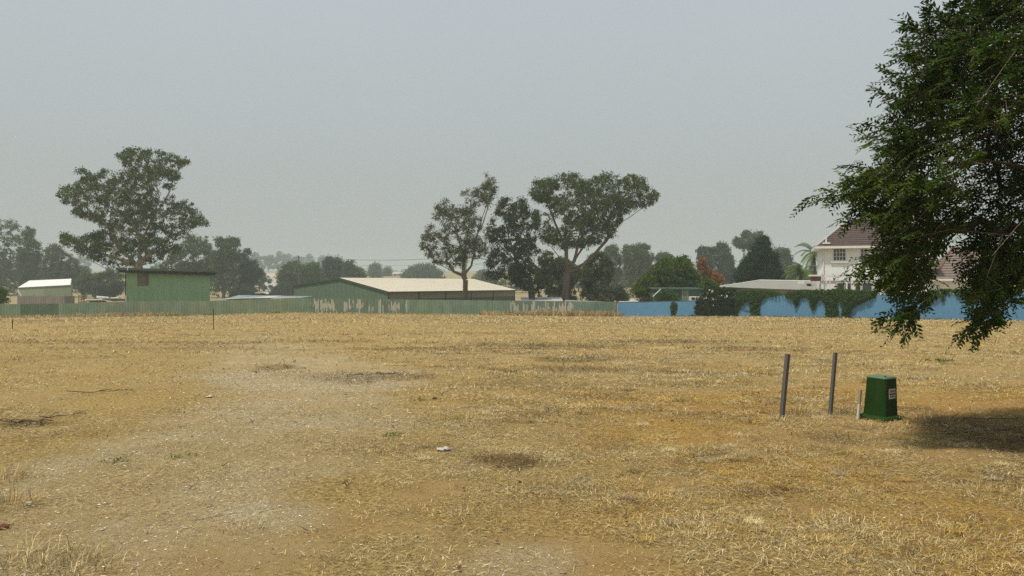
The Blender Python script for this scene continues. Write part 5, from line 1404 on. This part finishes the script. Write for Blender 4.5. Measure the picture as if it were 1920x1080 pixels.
# ------------------------------------------------------------------ far houses, street, car, power line
def far_things():
    def road_strip():
        pts = [((508 - 960) / F * d, d) for d in (150, 180, 220, 260, 300, 350, 400, 470, 540, 600)]
        V, Fs = [], []
        for i, (x, y) in enumerate(pts):
            w = 3.2
            V += [(x - w, y, gz1(x, y) + .06), (x + w, y, gz1(x, y) + .06)]
            if i: Fs.append((2*i-2, 2*i-1, 2*i+1, 2*i))
        tag(mk("street", np.array(V), Fs, pmat("pale_street", (.46, .43, .36), .9), smooth=False), "pale street climbing the far rise", kind='structure')
        x0, x1 = (440 - 960) / F * 300, (590 - 960) / F * 300
        V = [(x0, 296, gz1(x0, 296) + .08), (x1, 296, gz1(x1, 296) + .08), (x1, 303, gz1(x1, 303) + .08), (x0, 303, gz1(x0, 303) + .08)]
        tag(mk("cross_street", np.array(V), [(0, 1, 2, 3)], pmat("pale_street", (0, 0, 0)), smooth=False), "pale cross street where the white car stands", kind='structure')
    road_strip()
    specs = [("faint pale house with a low roof far beyond the cream roof", 734, 755, 513, 522, 340, 'w'), ("pale cottage glimpsed between trunks beside the slatted crate", 160, 198, 540, 557, 190, 'c'),
             ("hazy white house glimpsed over the flat roof of the green shed", 322, 382, 497, 515, 230, 'w'),
             ("pale house glimpsed between the leaning gum and the umbrella-crowned gum", 1035, 1062, 548, 566, 190, 'w'), ("hazy white house past the far end of the cream roof", 958, 985, 540, 566, 200, 'c'), ("hazy pale shed behind the dark roadside bush", 545, 590, 540, 560, 240, 'c'),
             ("white-roofed house beside the pale street", 466, 500, 527, 540, 290, 'w'), ("faint flat cream building behind the ridge of the long shed", 690, 722, 515, 523, 360, 'c')]
    for lb, a, b, y0, y1, D, k in specs:
        D *= 1.5
        x0, x1 = (a - 960) / F * D, (b - 960) / F * D; g = gz1((x0 + x1) / 2, D) - .3; zt = CH - (y0 - HY) / F * D; zt = max(zt, g + 3.2)
        ze = zt - min(1.8, (zt - g) * .35)
        t = thing("distant_house", lb, "house", ((x0 + x1) / 2, D, g))
        MB().box(x0 + .3, x1 - .3, D, D + 7, g, ze).build("wall", pmat("far_white_wall", (.62, .61, .57), .8) if k == 'w' else pmat("far_cream_wall", (.50, .45, .36), .8), t)
        MB().slab([(x0, D - .5, ze), (x1, D - .5, ze), (x1 - .6, D + 3.5, zt), (x0 + .6, D + 3.5, zt)], .12).build("roof", pmat("far_pale_roof", (.48, .46, .43), .7), t)
        MB().slab([(x0, D + 7.5, ze), (x1, D + 7.5, ze), (x1 - .6, D + 3.5, zt), (x0 + .6, D + 3.5, zt)], .12).build("roof", pmat("far_pale_roof", (0, 0, 0)), t)
        for f in (.25, .65):
            xx = x0 + (x1 - x0) * f
            MB().box(xx, xx + (x1 - x0) * .14, D - .03, D - .003, g + (ze - g) * .45, g + (ze - g) * .85).build("window", GLASS, t)
    # the white car
    D = 297.0; x = (488 - 960) / F * D; g = gz1(x, D) + .1
    t = thing("parked_car", "white hatchback car parked on the far street beyond the fence", "car", (x, D, g))
    body = [(-2.05,.35),(-2.1,.75),(-1.95,.92),(-1.0,1.0),(-.45,1.42),(.9,1.48),(1.75,1.25),(2.05,.95),(2.1,.4)]
    MB().prism([(x + a, g + b) for a, b in body], D - .85, D + .85).build("body", WHITEM, t, bevel=.03)
    MB().prism([(x + a, g + b) for a, b in [(-.85,1.02),(-.40,1.36),(.35,1.40),(.35,1.02)]], D - .87, D - .852).build("window", GLASS, t)
    MB().prism([(x + a, g + b) for a, b in [(.42,1.02),(.42,1.40),(.9,1.40),(1.55,1.2),(1.6,1.02)]], D - .87, D - .852).build("window", GLASS, t)
    for sx in (-1.3, 1.35):
        for y0 in (D - .88, D + .68):
            w = MB().tube([(x + sx, y0, g + .32), (x + sx, y0 + .2, g + .32)], .32, 14).build("wheel", pmat("tyre", (.02, .02, .02), .8), t)
            MB().tube([(x + sx, y0 - .01, g + .32), (x + sx, y0 + .21, g + .32)], .19, 10).build("rim", ZINC, w)
    MB().box(x - 2.09, x - 2.02, D - .78, D - .45, g + .66, g + .8).build("headlight", GLASS, t); MB().box(x + 2.04, x + 2.11, D - .78, D - .5, g + .75, g + .95).build("tail_light", pmat("tail_red", (.35, .02, .02), .4), t)
    # power line
    D = 235.0
    xa, xb, xc = (560 - 960) / F * D, (874 - 960) / F * D, (1010 - 960) / F * D
    t = thing("power_line", "thin power line on timber poles strung across the hazy gap behind the cream roof", "power line", (xa, D, gz1(xa, D)))
    zt = CH - (482 - HY) / F * D
    for xx in (xa, xb, xc):
        p = MB().tube([(xx, D, gz1(xx, D) - .3), (xx, D, zt + .4)], [.17, .12], 8).build("pole", bark('dark'), t)
        MB().box(xx - .08, xx + .08, D - 1.1, D + 1.1, zt - .1, zt + .05).build("crossarm", bark('dark'), p)
    for yo, dz in ((-1, 0), (0, .02), (1, 0), (0, -1.6)):
        for a, b in ((xa, xb), (xb, xc)):
            MB().tube([(a + (b - a) * k / 12, D + yo, zt + .1 + dz - 1.0 * (1 - (2 * k / 12 - 1) ** 2)) for k in range(13)], .022, 4).build("wire", pmat("wire_black", (.03, .03, .03), .6), t)
far_things()

# ------------------------------------------------------------------ the leafy tree overhanging from the side
def elm():
    D0 = 8.7; sc = D0 / F
    bx = 6.9
    t = thing("elm_tree", "dark leafy tree with drooping small-leaved twigs overhanging the green service pillar", "tree", (bx, D0, gz1(bx, D0)))
    prof = [(2050,-520),(1960,-250),(1900,-90),(1838,-40),(1832,5),(1795,28),(1748,48),(1722,62),(1702,92),(1722,140),(1692,172),(1694,228),(1664,252),(1662,290),(1622,322),(1585,350),(1600,372),(1640,392),(1652,430),
            (1662,468),(1642,490),(1655,520),(1690,556),(1702,585),(1735,590),(1738,545),(1762,520),(1764,482),(1778,455),(1802,445),(1822,470),(1816,520),(1826,552),(1832,590),(1862,600),(1892,578),(1905,548),(1960,530),
            (2080,545),(2250,520),(2500,480),(2650,250),(2600,-150),(2400,-450)]
    tk = [(bx, D0, gz1(bx, D0) - .15), (bx - .05, D0 + .05, .9), (bx + .05, D0, 1.9)]
    S = Skel(); S.step = .35
    S.limb(tk)
    for i in range(len(S.p)): S.ok[i] = False
    fk = len(S.p) - 1
    def Q(px, py, D): return P(px, py, D)
    for l in ([(1980,330,8.6),(1850,300,8.4),(1740,310,8.2),(1640,335,8.1)], [(2020,200,8.8),(1900,150,8.6),(1800,120,8.5)], [(2000,430,8.3),(1880,440,8.0),(1780,430,7.9),(1700,450,7.8)],
              [(2080,100,9.0),(1980,-60,9.0),(1900,-160,9.0)], [(2100,300,9.4),(1900,320,10.0),(1760,340,10.2)], [(2080,350,8.0),(1950,380,7.3),(1860,480,7.1)], [(2250,150,8.6),(2400,50,8.6)], [(2200,380,9),(2380,360,9)], [(1880,440,8.0),(1850,520,7.8)], [(2050,50,8),(1930,60,7.4),(1830,200,7.2)]):
        S.limb([Q(*q) for q in l] if l[0][0] != 1880 else [Q(*q) for q in l], attach=fk if l[0][0] != 1880 else None)
    C = crown_points(prof, D0, 5600, depth=.85, gap=.33, gscale=1.05, edge=.09, seed=9)
    vis = C[:, 0] / C[:, 1] * F + 960 < 1990
    C = np.concatenate([C[vis], C[~vis][rng.random((~vis).sum()) < .75]])
    # the long twigs that stick out past the crown, base -> tip
    tips = [((1800,60),(1742,8)), ((1790,40),(1770,5)), ((1760,55),(1668,42)), ((1740,65),(1690,42)), ((1750,70),(1735,5)), ((1720,110),(1652,104)), ((1730,140),(1664,138)), ((1715,110),(1688,70)), ((1720,165),(1640,128)), ((1705,190),(1627,166)),
            ((1715,185),(1655,190)), ((1700,225),(1642,216)), ((1690,240),(1600,233)), ((1690,262),(1598,255)), ((1680,285),(1620,262)), ((1650,320),(1563,305)), ((1650,325),(1570,336)), ((1620,345),(1566,338)), ((1600,352),(1488,374)), ((1610,360),(1506,384)),
            ((1640,375),(1590,398)), ((1650,390),(1558,420)), ((1660,400),(1600,410)), ((1670,470),(1554,524)), ((1680,475),(1598,520)), ((1690,480),(1610,505)), ((1690,500),(1636,540)),
            ((1720,570),(1637,604)), ((1725,580),(1660,600)), ((1720,575),(1652,637)), ((1728,580),(1692,643)), ((1715,575),(1705,610)), ((1860,585),(1766,643)), ((1868,590),(1790,640)), ((1872,590),(1818,645)), ((1876,585),(1845,625)), ((1880,580),(1872,622)), ((1900,565),(1918,560)), ((1880,540),(1815,560)), ((1760,120),(1690,100)), ((1780,15),(1800,-10)), ((1850,20),(1835,-15))]
    EB, ET = [], []
    for (a, b), (c, d) in tips:
        dd = 8.1 + rng.uniform(-.35, .35)
        EB.append(P(a, b, dd)); ET.append(P(c, d, dd - rng.uniform(0, .25)))
    EB, ET = np.array(EB), np.array(ET)
    S.grow(np.concatenate([C, EB]), np.array(tk[-1]), sag=.05, down=.2)
    V, Fq = S.mesh(.21, .0028, n=7, ground_z=0)
    # sprays: a fine twig with two rows of small leaves
    n = len(C)
    out = C - np.array([bx, D0, 0]); out[:, 2] = 0; out /= np.maximum(np.linalg.norm(out, axis=1, keepdims=True), .2)
    lift = np.interp(C[:, 2], [1.0, 2.2, 3.4, 5.5], [-.75, -.35, -.05, .35])
    d = out * .9 + rng.normal(0, .42, (n, 3)); d[:, 2] = lift + rng.normal(0, .25, n)
    reps = 3
    base = np.concatenate([C] * reps); dirs = np.concatenate([d + rng.normal(0, .45, d.shape) for _ in range(reps)])
    base = base + rng.normal(0, .06, base.shape)
    Ls = rng.uniform(.22, .46, len(base))
    ed = poly_dist(base[:, 0] / base[:, 1] * F + 960, HY + (CH - base[:, 2]) / base[:, 1] * F, prof) * sc
    Ls = np.minimum(Ls, .16 + np.maximum(ed, 0) * .9)      # twigs near the rim are the short young ones
    # long explicit twigs with side twigs
    b2, d2, L2 = [EB], [ET - EB], [np.linalg.norm(ET - EB, axis=1)]
    for k in range(9):
        f = rng.uniform(.02, .75, len(EB))[:, None]
        v = ET - EB; Lq = np.linalg.norm(v, axis=1, keepdims=True)
        dv = v / Lq + rng.normal(0, .38, v.shape)
        b2.append(EB + v * f); d2.append(dv); L2.append((Lq[:, 0] * rng.uniform(.22, .5, len(EB))))
    base = np.concatenate([base] + b2); dirs = np.concatenate([dirs] + d2); Ls = np.concatenate([Ls] + L2)
    dirs /= np.linalg.norm(dirs, axis=1, keepdims=True)
    px = base[:, 0] / base[:, 1] * F + 960
    TV, TF, LV = [], [], []
    segs = 7
    droop = rng.uniform(.02, .10, len(base))
    cur = base.copy(); dd = dirs.copy(); pts = [cur]
    for s in range(segs):
        dd = dd + np.array([0, 0, -1.0]) * droop[:, None] + rng.normal(0, .05, dd.shape); dd /= np.linalg.norm(dd, axis=1, keepdims=True)
        cur = cur + dd * (Ls / segs)[:, None]; pts.append(cur)
    pts = np.stack(pts, 1)
    k = len(base)
    A, B = pts[:, :-1].reshape(-1, 3), pts[:, 1:].reshape(-1, 3)
    r = np.tile(np.linspace(.0034, .0012, segs + 1), (k, 1))
    V2, F2 = tubes(A, B, r[:, :-1].ravel(), r[:, 1:].ravel(), 3)
    mk("trunk", V, Fq, pmat("elm_bark", (.16, .12, .09), .9, col2=(.08, .06, .05), scale=6, stretch=(1, 1, .3), bump=.6), t)
    mk("twigs", V2, F2, pmat("elm_twig", (.10, .07, .045), .8), t)
    # leaves every ~2 cm, alternate sides
    nl = np.maximum(6, (Ls / .021).astype(int)); tot = nl.sum()
    idx = np.repeat(np.arange(k), nl); first = np.cumsum(nl) - nl
    j = np.arange(tot) - first[idx]
    f = (j + .6) / nl[idx] * segs; i0 = np.minimum(f.astype(int), segs - 1); fr = (f - i0)[:, None]
    p = pts[idx, i0] * (1 - fr) + pts[idx, i0 + 1] * fr
    ax = pts[idx, i0 + 1] - pts[idx, i0]; ax /= np.linalg.norm(ax, axis=1, keepdims=True)
    up0 = rng.normal(0, .45, (k, 3)) + np.array([0, 0, 1.0])
    side = np.cross(ax, up0[idx]); side /= np.linalg.norm(side, axis=1, keepdims=True)
    sg = np.where(j % 2 == 0, 1.0, -1.0)[:, None]
    ld = side * sg * .80 + ax * .62 + rng.normal(0, .16, (tot, 3)); ld[:, 2] -= .18; ld /= np.linalg.norm(ld, axis=1, keepdims=True)
    nrm = np.cross(ax, side); nrm += rng.normal(0, .35, (tot, 3))
    ws = np.cross(ld, nrm); ws /= np.linalg.norm(ws, axis=1, keepdims=True)
    nn = np.cross(ws, ld)
    ll = (.064 * (1 - .45 * (j / nl[idx]) ** 2) * rng.uniform(.75, 1.2, tot))[:, None]; ww = ll * .21
    p = p + ld * .004
    LVv = np.stack([p, p + ld*ll*.30 + ws*ww*.9 + nn*ll*.06, p + ld*ll*.62 + ws*ww*.85 + nn*ll*.04, p + ld*ll - nn*ll*.05, p + ld*ll*.62 - ws*ww*.85 + nn*ll*.04, p + ld*ll*.30 - ws*ww*.9 + nn*ll*.06], 1).reshape(-1, 3)
    q = np.arange(tot)[:, None] * 6
    LF = np.concatenate([q + np.array([[0, 1, 2, 3]]), q + np.array([[0, 3, 4, 5]])], 0)
    mk("crown", LVv, LF, leafmat("elm_leaf", (.010, .030, .002), (.045, .092, .006), (.070, .115, .009), trans=.2, clump=1.3, rough=.6, spec=.08), t)
    print("elm leaves", tot)
elm()

# ------------------------------------------------------------------ service pillar and stakes
def pillar():
    PG = pmat("pillar_green", (.013, .046, .005), .6, var=.2, scale=5, spec=.15, streak=(.05, .07, .025), streak_amt=.35)
    cx, D = gp(1651, 789); D += .13
    cx = (1651 - 960) / F * D
    g = gz1(cx, D)
    t = thing("service_pillar", "green tapered electrical service pillar with a white warning sign at the edge of the shade", "service pillar", (cx, D, g), R(35))
    t.rotation_euler = (R(-.5), R(1.6), R(-54.5))
    H = .535
    def ring(w, z, c):
        h = w / 2
        return [(-h + c, -h, z), (h - c, -h, z), (h, -h + c, z), (h, h - c, z), (h - c, h, z), (-h + c, h, z), (-h, h - c, z), (-h, -h + c, z)]
    def loft(rings):
        m = MB(); k = len(rings[0]); V = [v for r in rings for v in r]; Fs = [tuple(range(k))[::-1]]
        for i in range(len(rings) - 1):
            for j in range(k): Fs.append((i*k + j, i*k + (j+1) % k, (i+1)*k + (j+1) % k, (i+1)*k + j))
        Fs.append(tuple((len(rings) - 1) * k + j for j in range(k)))
        return m.add(V, Fs)
    c = .018
    loft([ring(.300, .055, c), ring(.262, .49, c), ring(.258, .515, c)]).build("body", PG, t, local=True, bevel=.004)
    lid = loft([ring(.252, .5155, c), ring(.268, .518, c), ring(.266, .530, c), ring(.236, .545, c)]).build("lid", pmat("pillar_lid_green", (.075, .15, .07), .45, var=.12, scale=6, spec=.5), t, local=True, bevel=.003)
    MB().tube([(.07, -.04, .545), (.07, -.04, .556)], .012, 6).build("lid_bolt", BLACKV, lid, local=True)
    loft([ring(.40, -.10, .03), ring(.40, .030, .03), ring(.375, .052, .03), ring(.318, .062, .02)]).build("base_flange", PG, t, local=True, bevel=.004)
    # warning sign on the face turned to the shade: local -y face? the +x face
    fx = lambda z: .150 + (.131 - .150) * (z - .055) / (.49 - .055)
    lean = math.atan2(.019, .435)
    sg = thing("tmp", None, None, (0, 0, 0)); bpy.data.objects.remove(sg)
    z0, z1, y0, y1 = .275, .398, -.065, .080
    face = []
    m = MB()
    m.hexa([(fx(z0) + .001, y0, z0), (fx(z0) + .001, y1, z0), (fx(z1) + .001, y1, z1), (fx(z1) + .001, y0, z1)], [(fx(z0) + .004, y0, z0), (fx(z0) + .004, y1, z0), (fx(z1) + .004, y1, z1), (fx(z1) + .004, y0, z1)])
    s = m.build("warning_sign", pmat("sign_white", (.62, .61, .58), .5, var=.06, scale=10), t, local=True)
    def text(body, h, zc, mat, wmax):
        cu = bpy.data.curves.new("lettering", 'FONT'); cu.body = body; cu.size = h * 1.38; cu.align_x = 'CENTER'; cu.extrude = .0006; cu.offset = .0008
        o = bpy.data.objects.new("lettering_curve", cu); COL.objects.link(o)
        bpy.context.view_layer.update()
        dg = bpy.context.evaluated_depsgraph_get()
        me = bpy.data.meshes.new_from_object(o.evaluated_get(dg)); bpy.data.objects.remove(o)
        xs = [v.co.x for v in me.vertices]; k = min(1, wmax / (max(xs) - min(xs))); k = wmax / (max(xs) - min(xs))
        # text lies in its own x-y plane: x -> along +y of the face, y -> up the face
        for v in me.vertices:
            x, y, z = v.co
            zz = zc + y - h * .5
            v.co = (fx(zz) + .0046 + z, (y0 + y1) / 2 + x * k, zz)
        me.materials.append(mat)
        q = bpy.data.objects.new("lettering", me); COL.objects.link(q); q.parent = s
    text("WARNING", .030, .372, pmat("sign_red", (.30, .025, .03), .5), .128)
    text("UNDERGROUND", .020, .332, pmat("sign_black", (.02, .02, .02), .5), .130)
    text("ELECTRICITY", .020, .301, pmat("sign_black", (.02, .02, .02), .5), .112)
    MB().hexa([(fx(.352) + .0042, y0 + .005, .3475), (fx(.352) + .0042, y1 - .005, .3475), (fx(.352) + .0042, y1 - .005, .3505), (fx(.352) + .0042, y0 + .005, .3505)], [(fx(.352) + .0052, y0 + .005, .3475), (fx(.352) + .0052, y1 - .005, .3475), (fx(.352) + .0052, y1 - .005, .3505), (fx(.352) + .0052, y0 + .005, .3505)]).build("sign_rule", pmat("sign_red", (0, 0, 0)), s, local=True)
pillar()

def stakes():
    STEEL = pmat("dark_grey_stake", (.125, .118, .11), .65, var=.3, scale=6, stretch=(1, 1, .2), streak=(.14, .12, .10), streak_amt=.5)
    def post(name, label, cat, bot, top, w, dpt, mat, D, groove=True, group=None):
        b, e = P(*bot, D), P(*top, D)
        ax = Vector(e - b); L = ax.length
        t = thing(name, label, cat, b, 0, group)
        q = ax.to_track_quat('Z', 'Y').to_matrix().to_4x4() @ Matrix.Rotation(R(22), 4, 'Z')
        m = MB(); h = w / 2
        if groove:      # a channel section: two flanges and a web
            prof = [(-h, -dpt/2), (-h + .011, -dpt/2), (-h + .011, dpt/2 - .012), (h - .011, dpt/2 - .012), (h - .011, -dpt/2), (h, -dpt/2), (h, dpt/2), (-h, dpt/2)]
        else:
            prof = [(-h, -dpt/2), (h, -dpt/2), (h, dpt/2), (-h, dpt/2)]
        k = len(prof); V = [tuple(q @ Vector((x, y, z))) for z in (-.22, L) for x, y in prof]
        if groove: Fs = [(0,1,2,7)[::-1], (2,3,6,7)[::-1], (3,4,5,6)[::-1], tuple(k + i for i in (0,1,2,7)), tuple(k + i for i in (2,3,6,7)), tuple(k + i for i in (3,4,5,6))]
        else: Fs = [tuple(range(k))[::-1], tuple(range(k, 2*k))]
        Fs += [(i, (i+1) % k, (i+1) % k + k, i + k) for i in range(k)]
        m.add(V, Fs)
        o = m.build("shaft", mat, t, local=True)
        return t, q, L
    DA = gp(1466, 786)[1]; DB = gp(1557, 779)[1]
    t, q, L = post("stake", "thicker dark grey channel stake leaning slightly, standing apart from the green pillar", "stake", (1466, 786), (1477, 664.5), .056, .04, STEEL, DA, group="dark grey stakes beside the green pillar")
    MB().box(-.030, .030, -.022, .022, L + .001, L + .006, q).build("end_cap", pmat("stake_cut_end", (.22, .19, .16), .8), t, local=True)
    t, q, L = post("stake", "thinner dark grey channel stake, between the thicker stake and the green pillar", "stake", (1557, 779), (1566.5, 661), .043, .034, STEEL, DB, group="dark grey stakes beside the green pillar")
    DC = gp(1608, 786)[1]
    t, q, L = post("marker_peg", "short whitish weathered timber peg right beside the green pillar", "peg", (1609, 788), (1611.5, 757), .032, .02, pmat("peg_white", (.55, .53, .47), .8, var=.12, scale=8), DC, False)
    MB().box(-.017, .014, -.012, .012, L + .0005, L + .172, q).build("weathered_top", pmat("peg_grey", (.34, .32, .25), .85, var=.35, scale=14, stretch=(1, 1, .3)), t, local=True)
    # survey pickets out in the paddock
    D = 42.2
    for lb, bot, top, D in (("slim black steel picket standing alone in the paddock before the green fence", (400, 618.5), (400, 581), 42.2), ("short thin dark picket in the long grass before the dull green fence", (23, 616), (23.5, 601), 43.0)):
        b, e = P(*bot, D), P(*top, D); b[2] = gz1(b[0], D)
        t = thing("picket", lb, "picket", b)
        m = MB()
        for a in (0, 120, 240):
            M = Matrix.Translation(Vector(b)) @ Matrix.Rotation(R(a + 20), 4, 'Z'); m.box(.003, .026, -.004, .004, -.2, e[2] - b[2], M)
        m.build("shaft", pmat("picket_black", (.045, .045, .042), .7), t)
        MB().tube([(b[0], D, e[2] + .001), (b[0], D, e[2] + .06)], .03, 6).build("flagged_tip", pmat("picket_tip", (.25, .28, .08), .7), t)
stakes()

# ------------------------------------------------------------------ small things lying on the ground
def ground_bits():
    DW = pmat("dead_wood", (.11, .08, .055), .95, var=.4, scale=20)
    PWD = pmat("bleached_wood", (.40, .32, .20), .9, var=.3, scale=15)
    def branch(label, px, py, L, ang, r, mat, twigs=4, lift=.02, seed=0):
        rr = random.Random(seed); x, y = gp(px, py); z = gz1(x, y) + r
        pts = []
        for i in range(7):
            f = i / 6 - .5
            xx, yy = x + math.cos(R(ang)) * L * f + rr.uniform(-.07, .07) * L, y + math.sin(R(ang)) * L * f + rr.uniform(-.04, .04) * L
            pts.append((xx, yy, gz1(xx, yy) + r * .6 + rr.uniform(0, lift)))
        r *= .5
        m = MB().tube(pts, [r * (1 - .1 * i) for i in range(7)], 6)
        for _ in range(twigs):
            i = rr.randrange(1, 6); a = R(ang + rr.choice((-1, 1)) * rr.uniform(25, 70)); l = L * rr.uniform(.2, .45); p = pts[i]
            e = (p[0] + math.cos(a) * l, p[1] + math.sin(a) * l, gz1(p[0] + math.cos(a) * l, p[1] + math.sin(a) * l) + rr.uniform(.005, .06))
            m.tube([p, ((p[0]+e[0])/2, (p[1]+e[1])/2, max(p[2], e[2]) + .01), e], [r * .6, r * .45, r * .2], 5)
        tag(m.build("fallen_branch", mat, smooth=True), label, "fallen branch", "dead branches lying in the dry grass")
    branch("dark forked twig lying alone on the pale straw to one side of the track", 190, 738, .95, 10, .016, DW, 6, .05, 1)
    branch("tangled dark dead branch at the edge of the scene beside the stony track", 30, 797, .6, 8, .020, DW, 16, .05, 2)
    branch("short dark twig trailing off the tangled dead branch", 118, 783, .5, 25, .014, DW, 6, .04, 3)
    branch("long thin bleached stick on the bare soil near the end of the stony track", 406, 968, .28, 35, .006, PWD, 1, .004, 4)
    branch("small black stick standing up out of the straw in the middle of the paddock", 650, 917, .12, 60, .010, DW, 3, .05, 5)
    branch("dark dry stalks heaped across the middle of the paddock", 700, 706, .9, 14, .014, DW, 12, .08, 6)
    branch("long dark stalk lying in the far grass", 1045, 656, 1.9, 5, .02, DW, 4, .05, 7)
    branch("dark stalk among the scorched grass", 990, 878, .26, 20, .006, DW, 4, .02, 8)
    branch("bleached stick in the shade past the pillar", 1800, 812, .75, 8, .010, PWD, 3, .02, 9)
    branch("dark stick in the shade under the leafy tree", 1870, 790, .8, -10, .012, DW, 4, .03, 10)
    branch("crooked pale twig in front of the pillar's shade", 1720, 850, .3, 100, .007, PWD, 3, .05, 11)
    branch("bleached twig among the golden tufts", 1700, 1000, .3, 120, .005, PWD, 2, .02, 12)
    def sheet(label, px, py, w, h, seed):
        x, y = gp(px, py); rr = np.random.default_rng(seed)
        n = 6; V = []
        for j in range(n):
            for i in range(n):
                V.append((x + (i / (n-1) - .5) * w + rr.normal(0, w * .02), y + (j / (n-1) - .5) * h + rr.normal(0, h * .03), 0))
        V = [(a, b, gz1(a, b) + .012 + abs(rr.normal(0, .012))) for a, b, _ in V]
        V2 = [(a, b, c - .002) for a, b, c in V]; k = n * n
        Fs = [(j*n+i, j*n+i+1, (j+1)*n+i+1, (j+1)*n+i) for j in range(n-1) for i in range(n-1)]
        Fs += [tuple(k + q for q in f[::-1]) for f in Fs]
        tag(mk("paper_scrap", np.array(V + V2), Fs, pmat("white_scrap", (.46, .45, .42), .8, var=.1), smooth=True), label, "paper scrap", "white scraps of litter on the paddock")
    sheet("crumpled white scrap lying on the stony track", 392, 746, .09, .12, 1)
    sheet("torn white scrap in the straw in front of the scorched patch", 832, 843, .14, .10, 2)
    for i, (lb, px, py, r, col) in enumerate((("dark clod of earth alone in the straw behind the scorched patch", 815, 751, .035, (.07, .05, .035)), ("small black lump in front of the scorched patch", 975, 908, .015, (.03, .025, .02)), ("pale fist-sized stone on the stony track", 54, 948, .03, (.52, .46, .36)),
                                         ("rusty clod beside the tall grass at the edge of the scene", 5, 993, .035, (.13, .05, .025)), ("dark clod near the reddish soil streak", 1260, 791, .02, (.05, .04, .03)))):
        x, y = gp(px, py); bm = bmesh.new(); bmesh.ops.create_icosphere(bm, subdivisions=2, radius=r)
        rr = random.Random(i)
        for v in bm.verts: v.co *= rr.uniform(.75, 1.2); v.co.z *= .7; v.co += Vector((x, y, gz1(x, y) + r * .3))
        me = bpy.data.meshes.new("clod"); bm.to_mesh(me); bm.free(); me.materials.append(pmat("clod_%s" % ("abcde"[i]), col, .95, scale=30))
        o = bpy.data.objects.new("clod" if i != 2 else "stone", me); COL.objects.link(o); tag(o, lb, "clod" if i != 2 else "stone")
    # red-brown fallen leaves in the straw near the eye
    V, Fs, k = [], [], 0
    x, y = scatter(150, 4.6, 11, 1.05, .2)
    for a, b in zip(x, y):
        if a < -1.2: continue
        z = gz1(a, b) + .02; az = rng.random() * 6.28; l = rng.uniform(.02, .045)
        d = np.array([math.cos(az), math.sin(az), rng.uniform(-.2, .5)]) * l; s = np.array([-math.sin(az), math.cos(az), rng.uniform(-.4, .4)]) * l * .35
        p = np.array([a, b, z]); V += [p, p + d * .5 + s, p + d, p + d * .5 - s]; Fs.append((k, k+1, k+2, k+3)); k += 4
    tag(mk("fallen_leaves", np.array(V), np.array(Fs), leafmat("fallen_leaf", (.12, .045, .025), (.22, .10, .04), (.16, .08, .04))), "reddish fallen leaves scattered in the straw", kind='stuff')
ground_bits()

# ------------------------------------------------------------------ haze
hm = bpy.data.materials.new("smoke_haze"); hm.use_nodes = True
hn = hm.node_tree; hn.nodes.clear()
ho = hn.nodes.new("ShaderNodeOutputMaterial"); hv = hn.nodes.new("ShaderNodeVolumePrincipled")
hv.inputs['Color'].default_value = (.70, .80, .82, 1)
hv.inputs['Density'].default_value = HAZE_DENSITY
hv.inputs['Anisotropy'].default_value = 0.0
hn.links.new(hv.outputs[0], ho.inputs['Volume'])
hz = MB().box(-3200, 3200, -3200, 3200, -5.5, 54).build("haze", hm)
tag(hz, "pale grey-blue bushfire smoke in the air", kind='stuff')
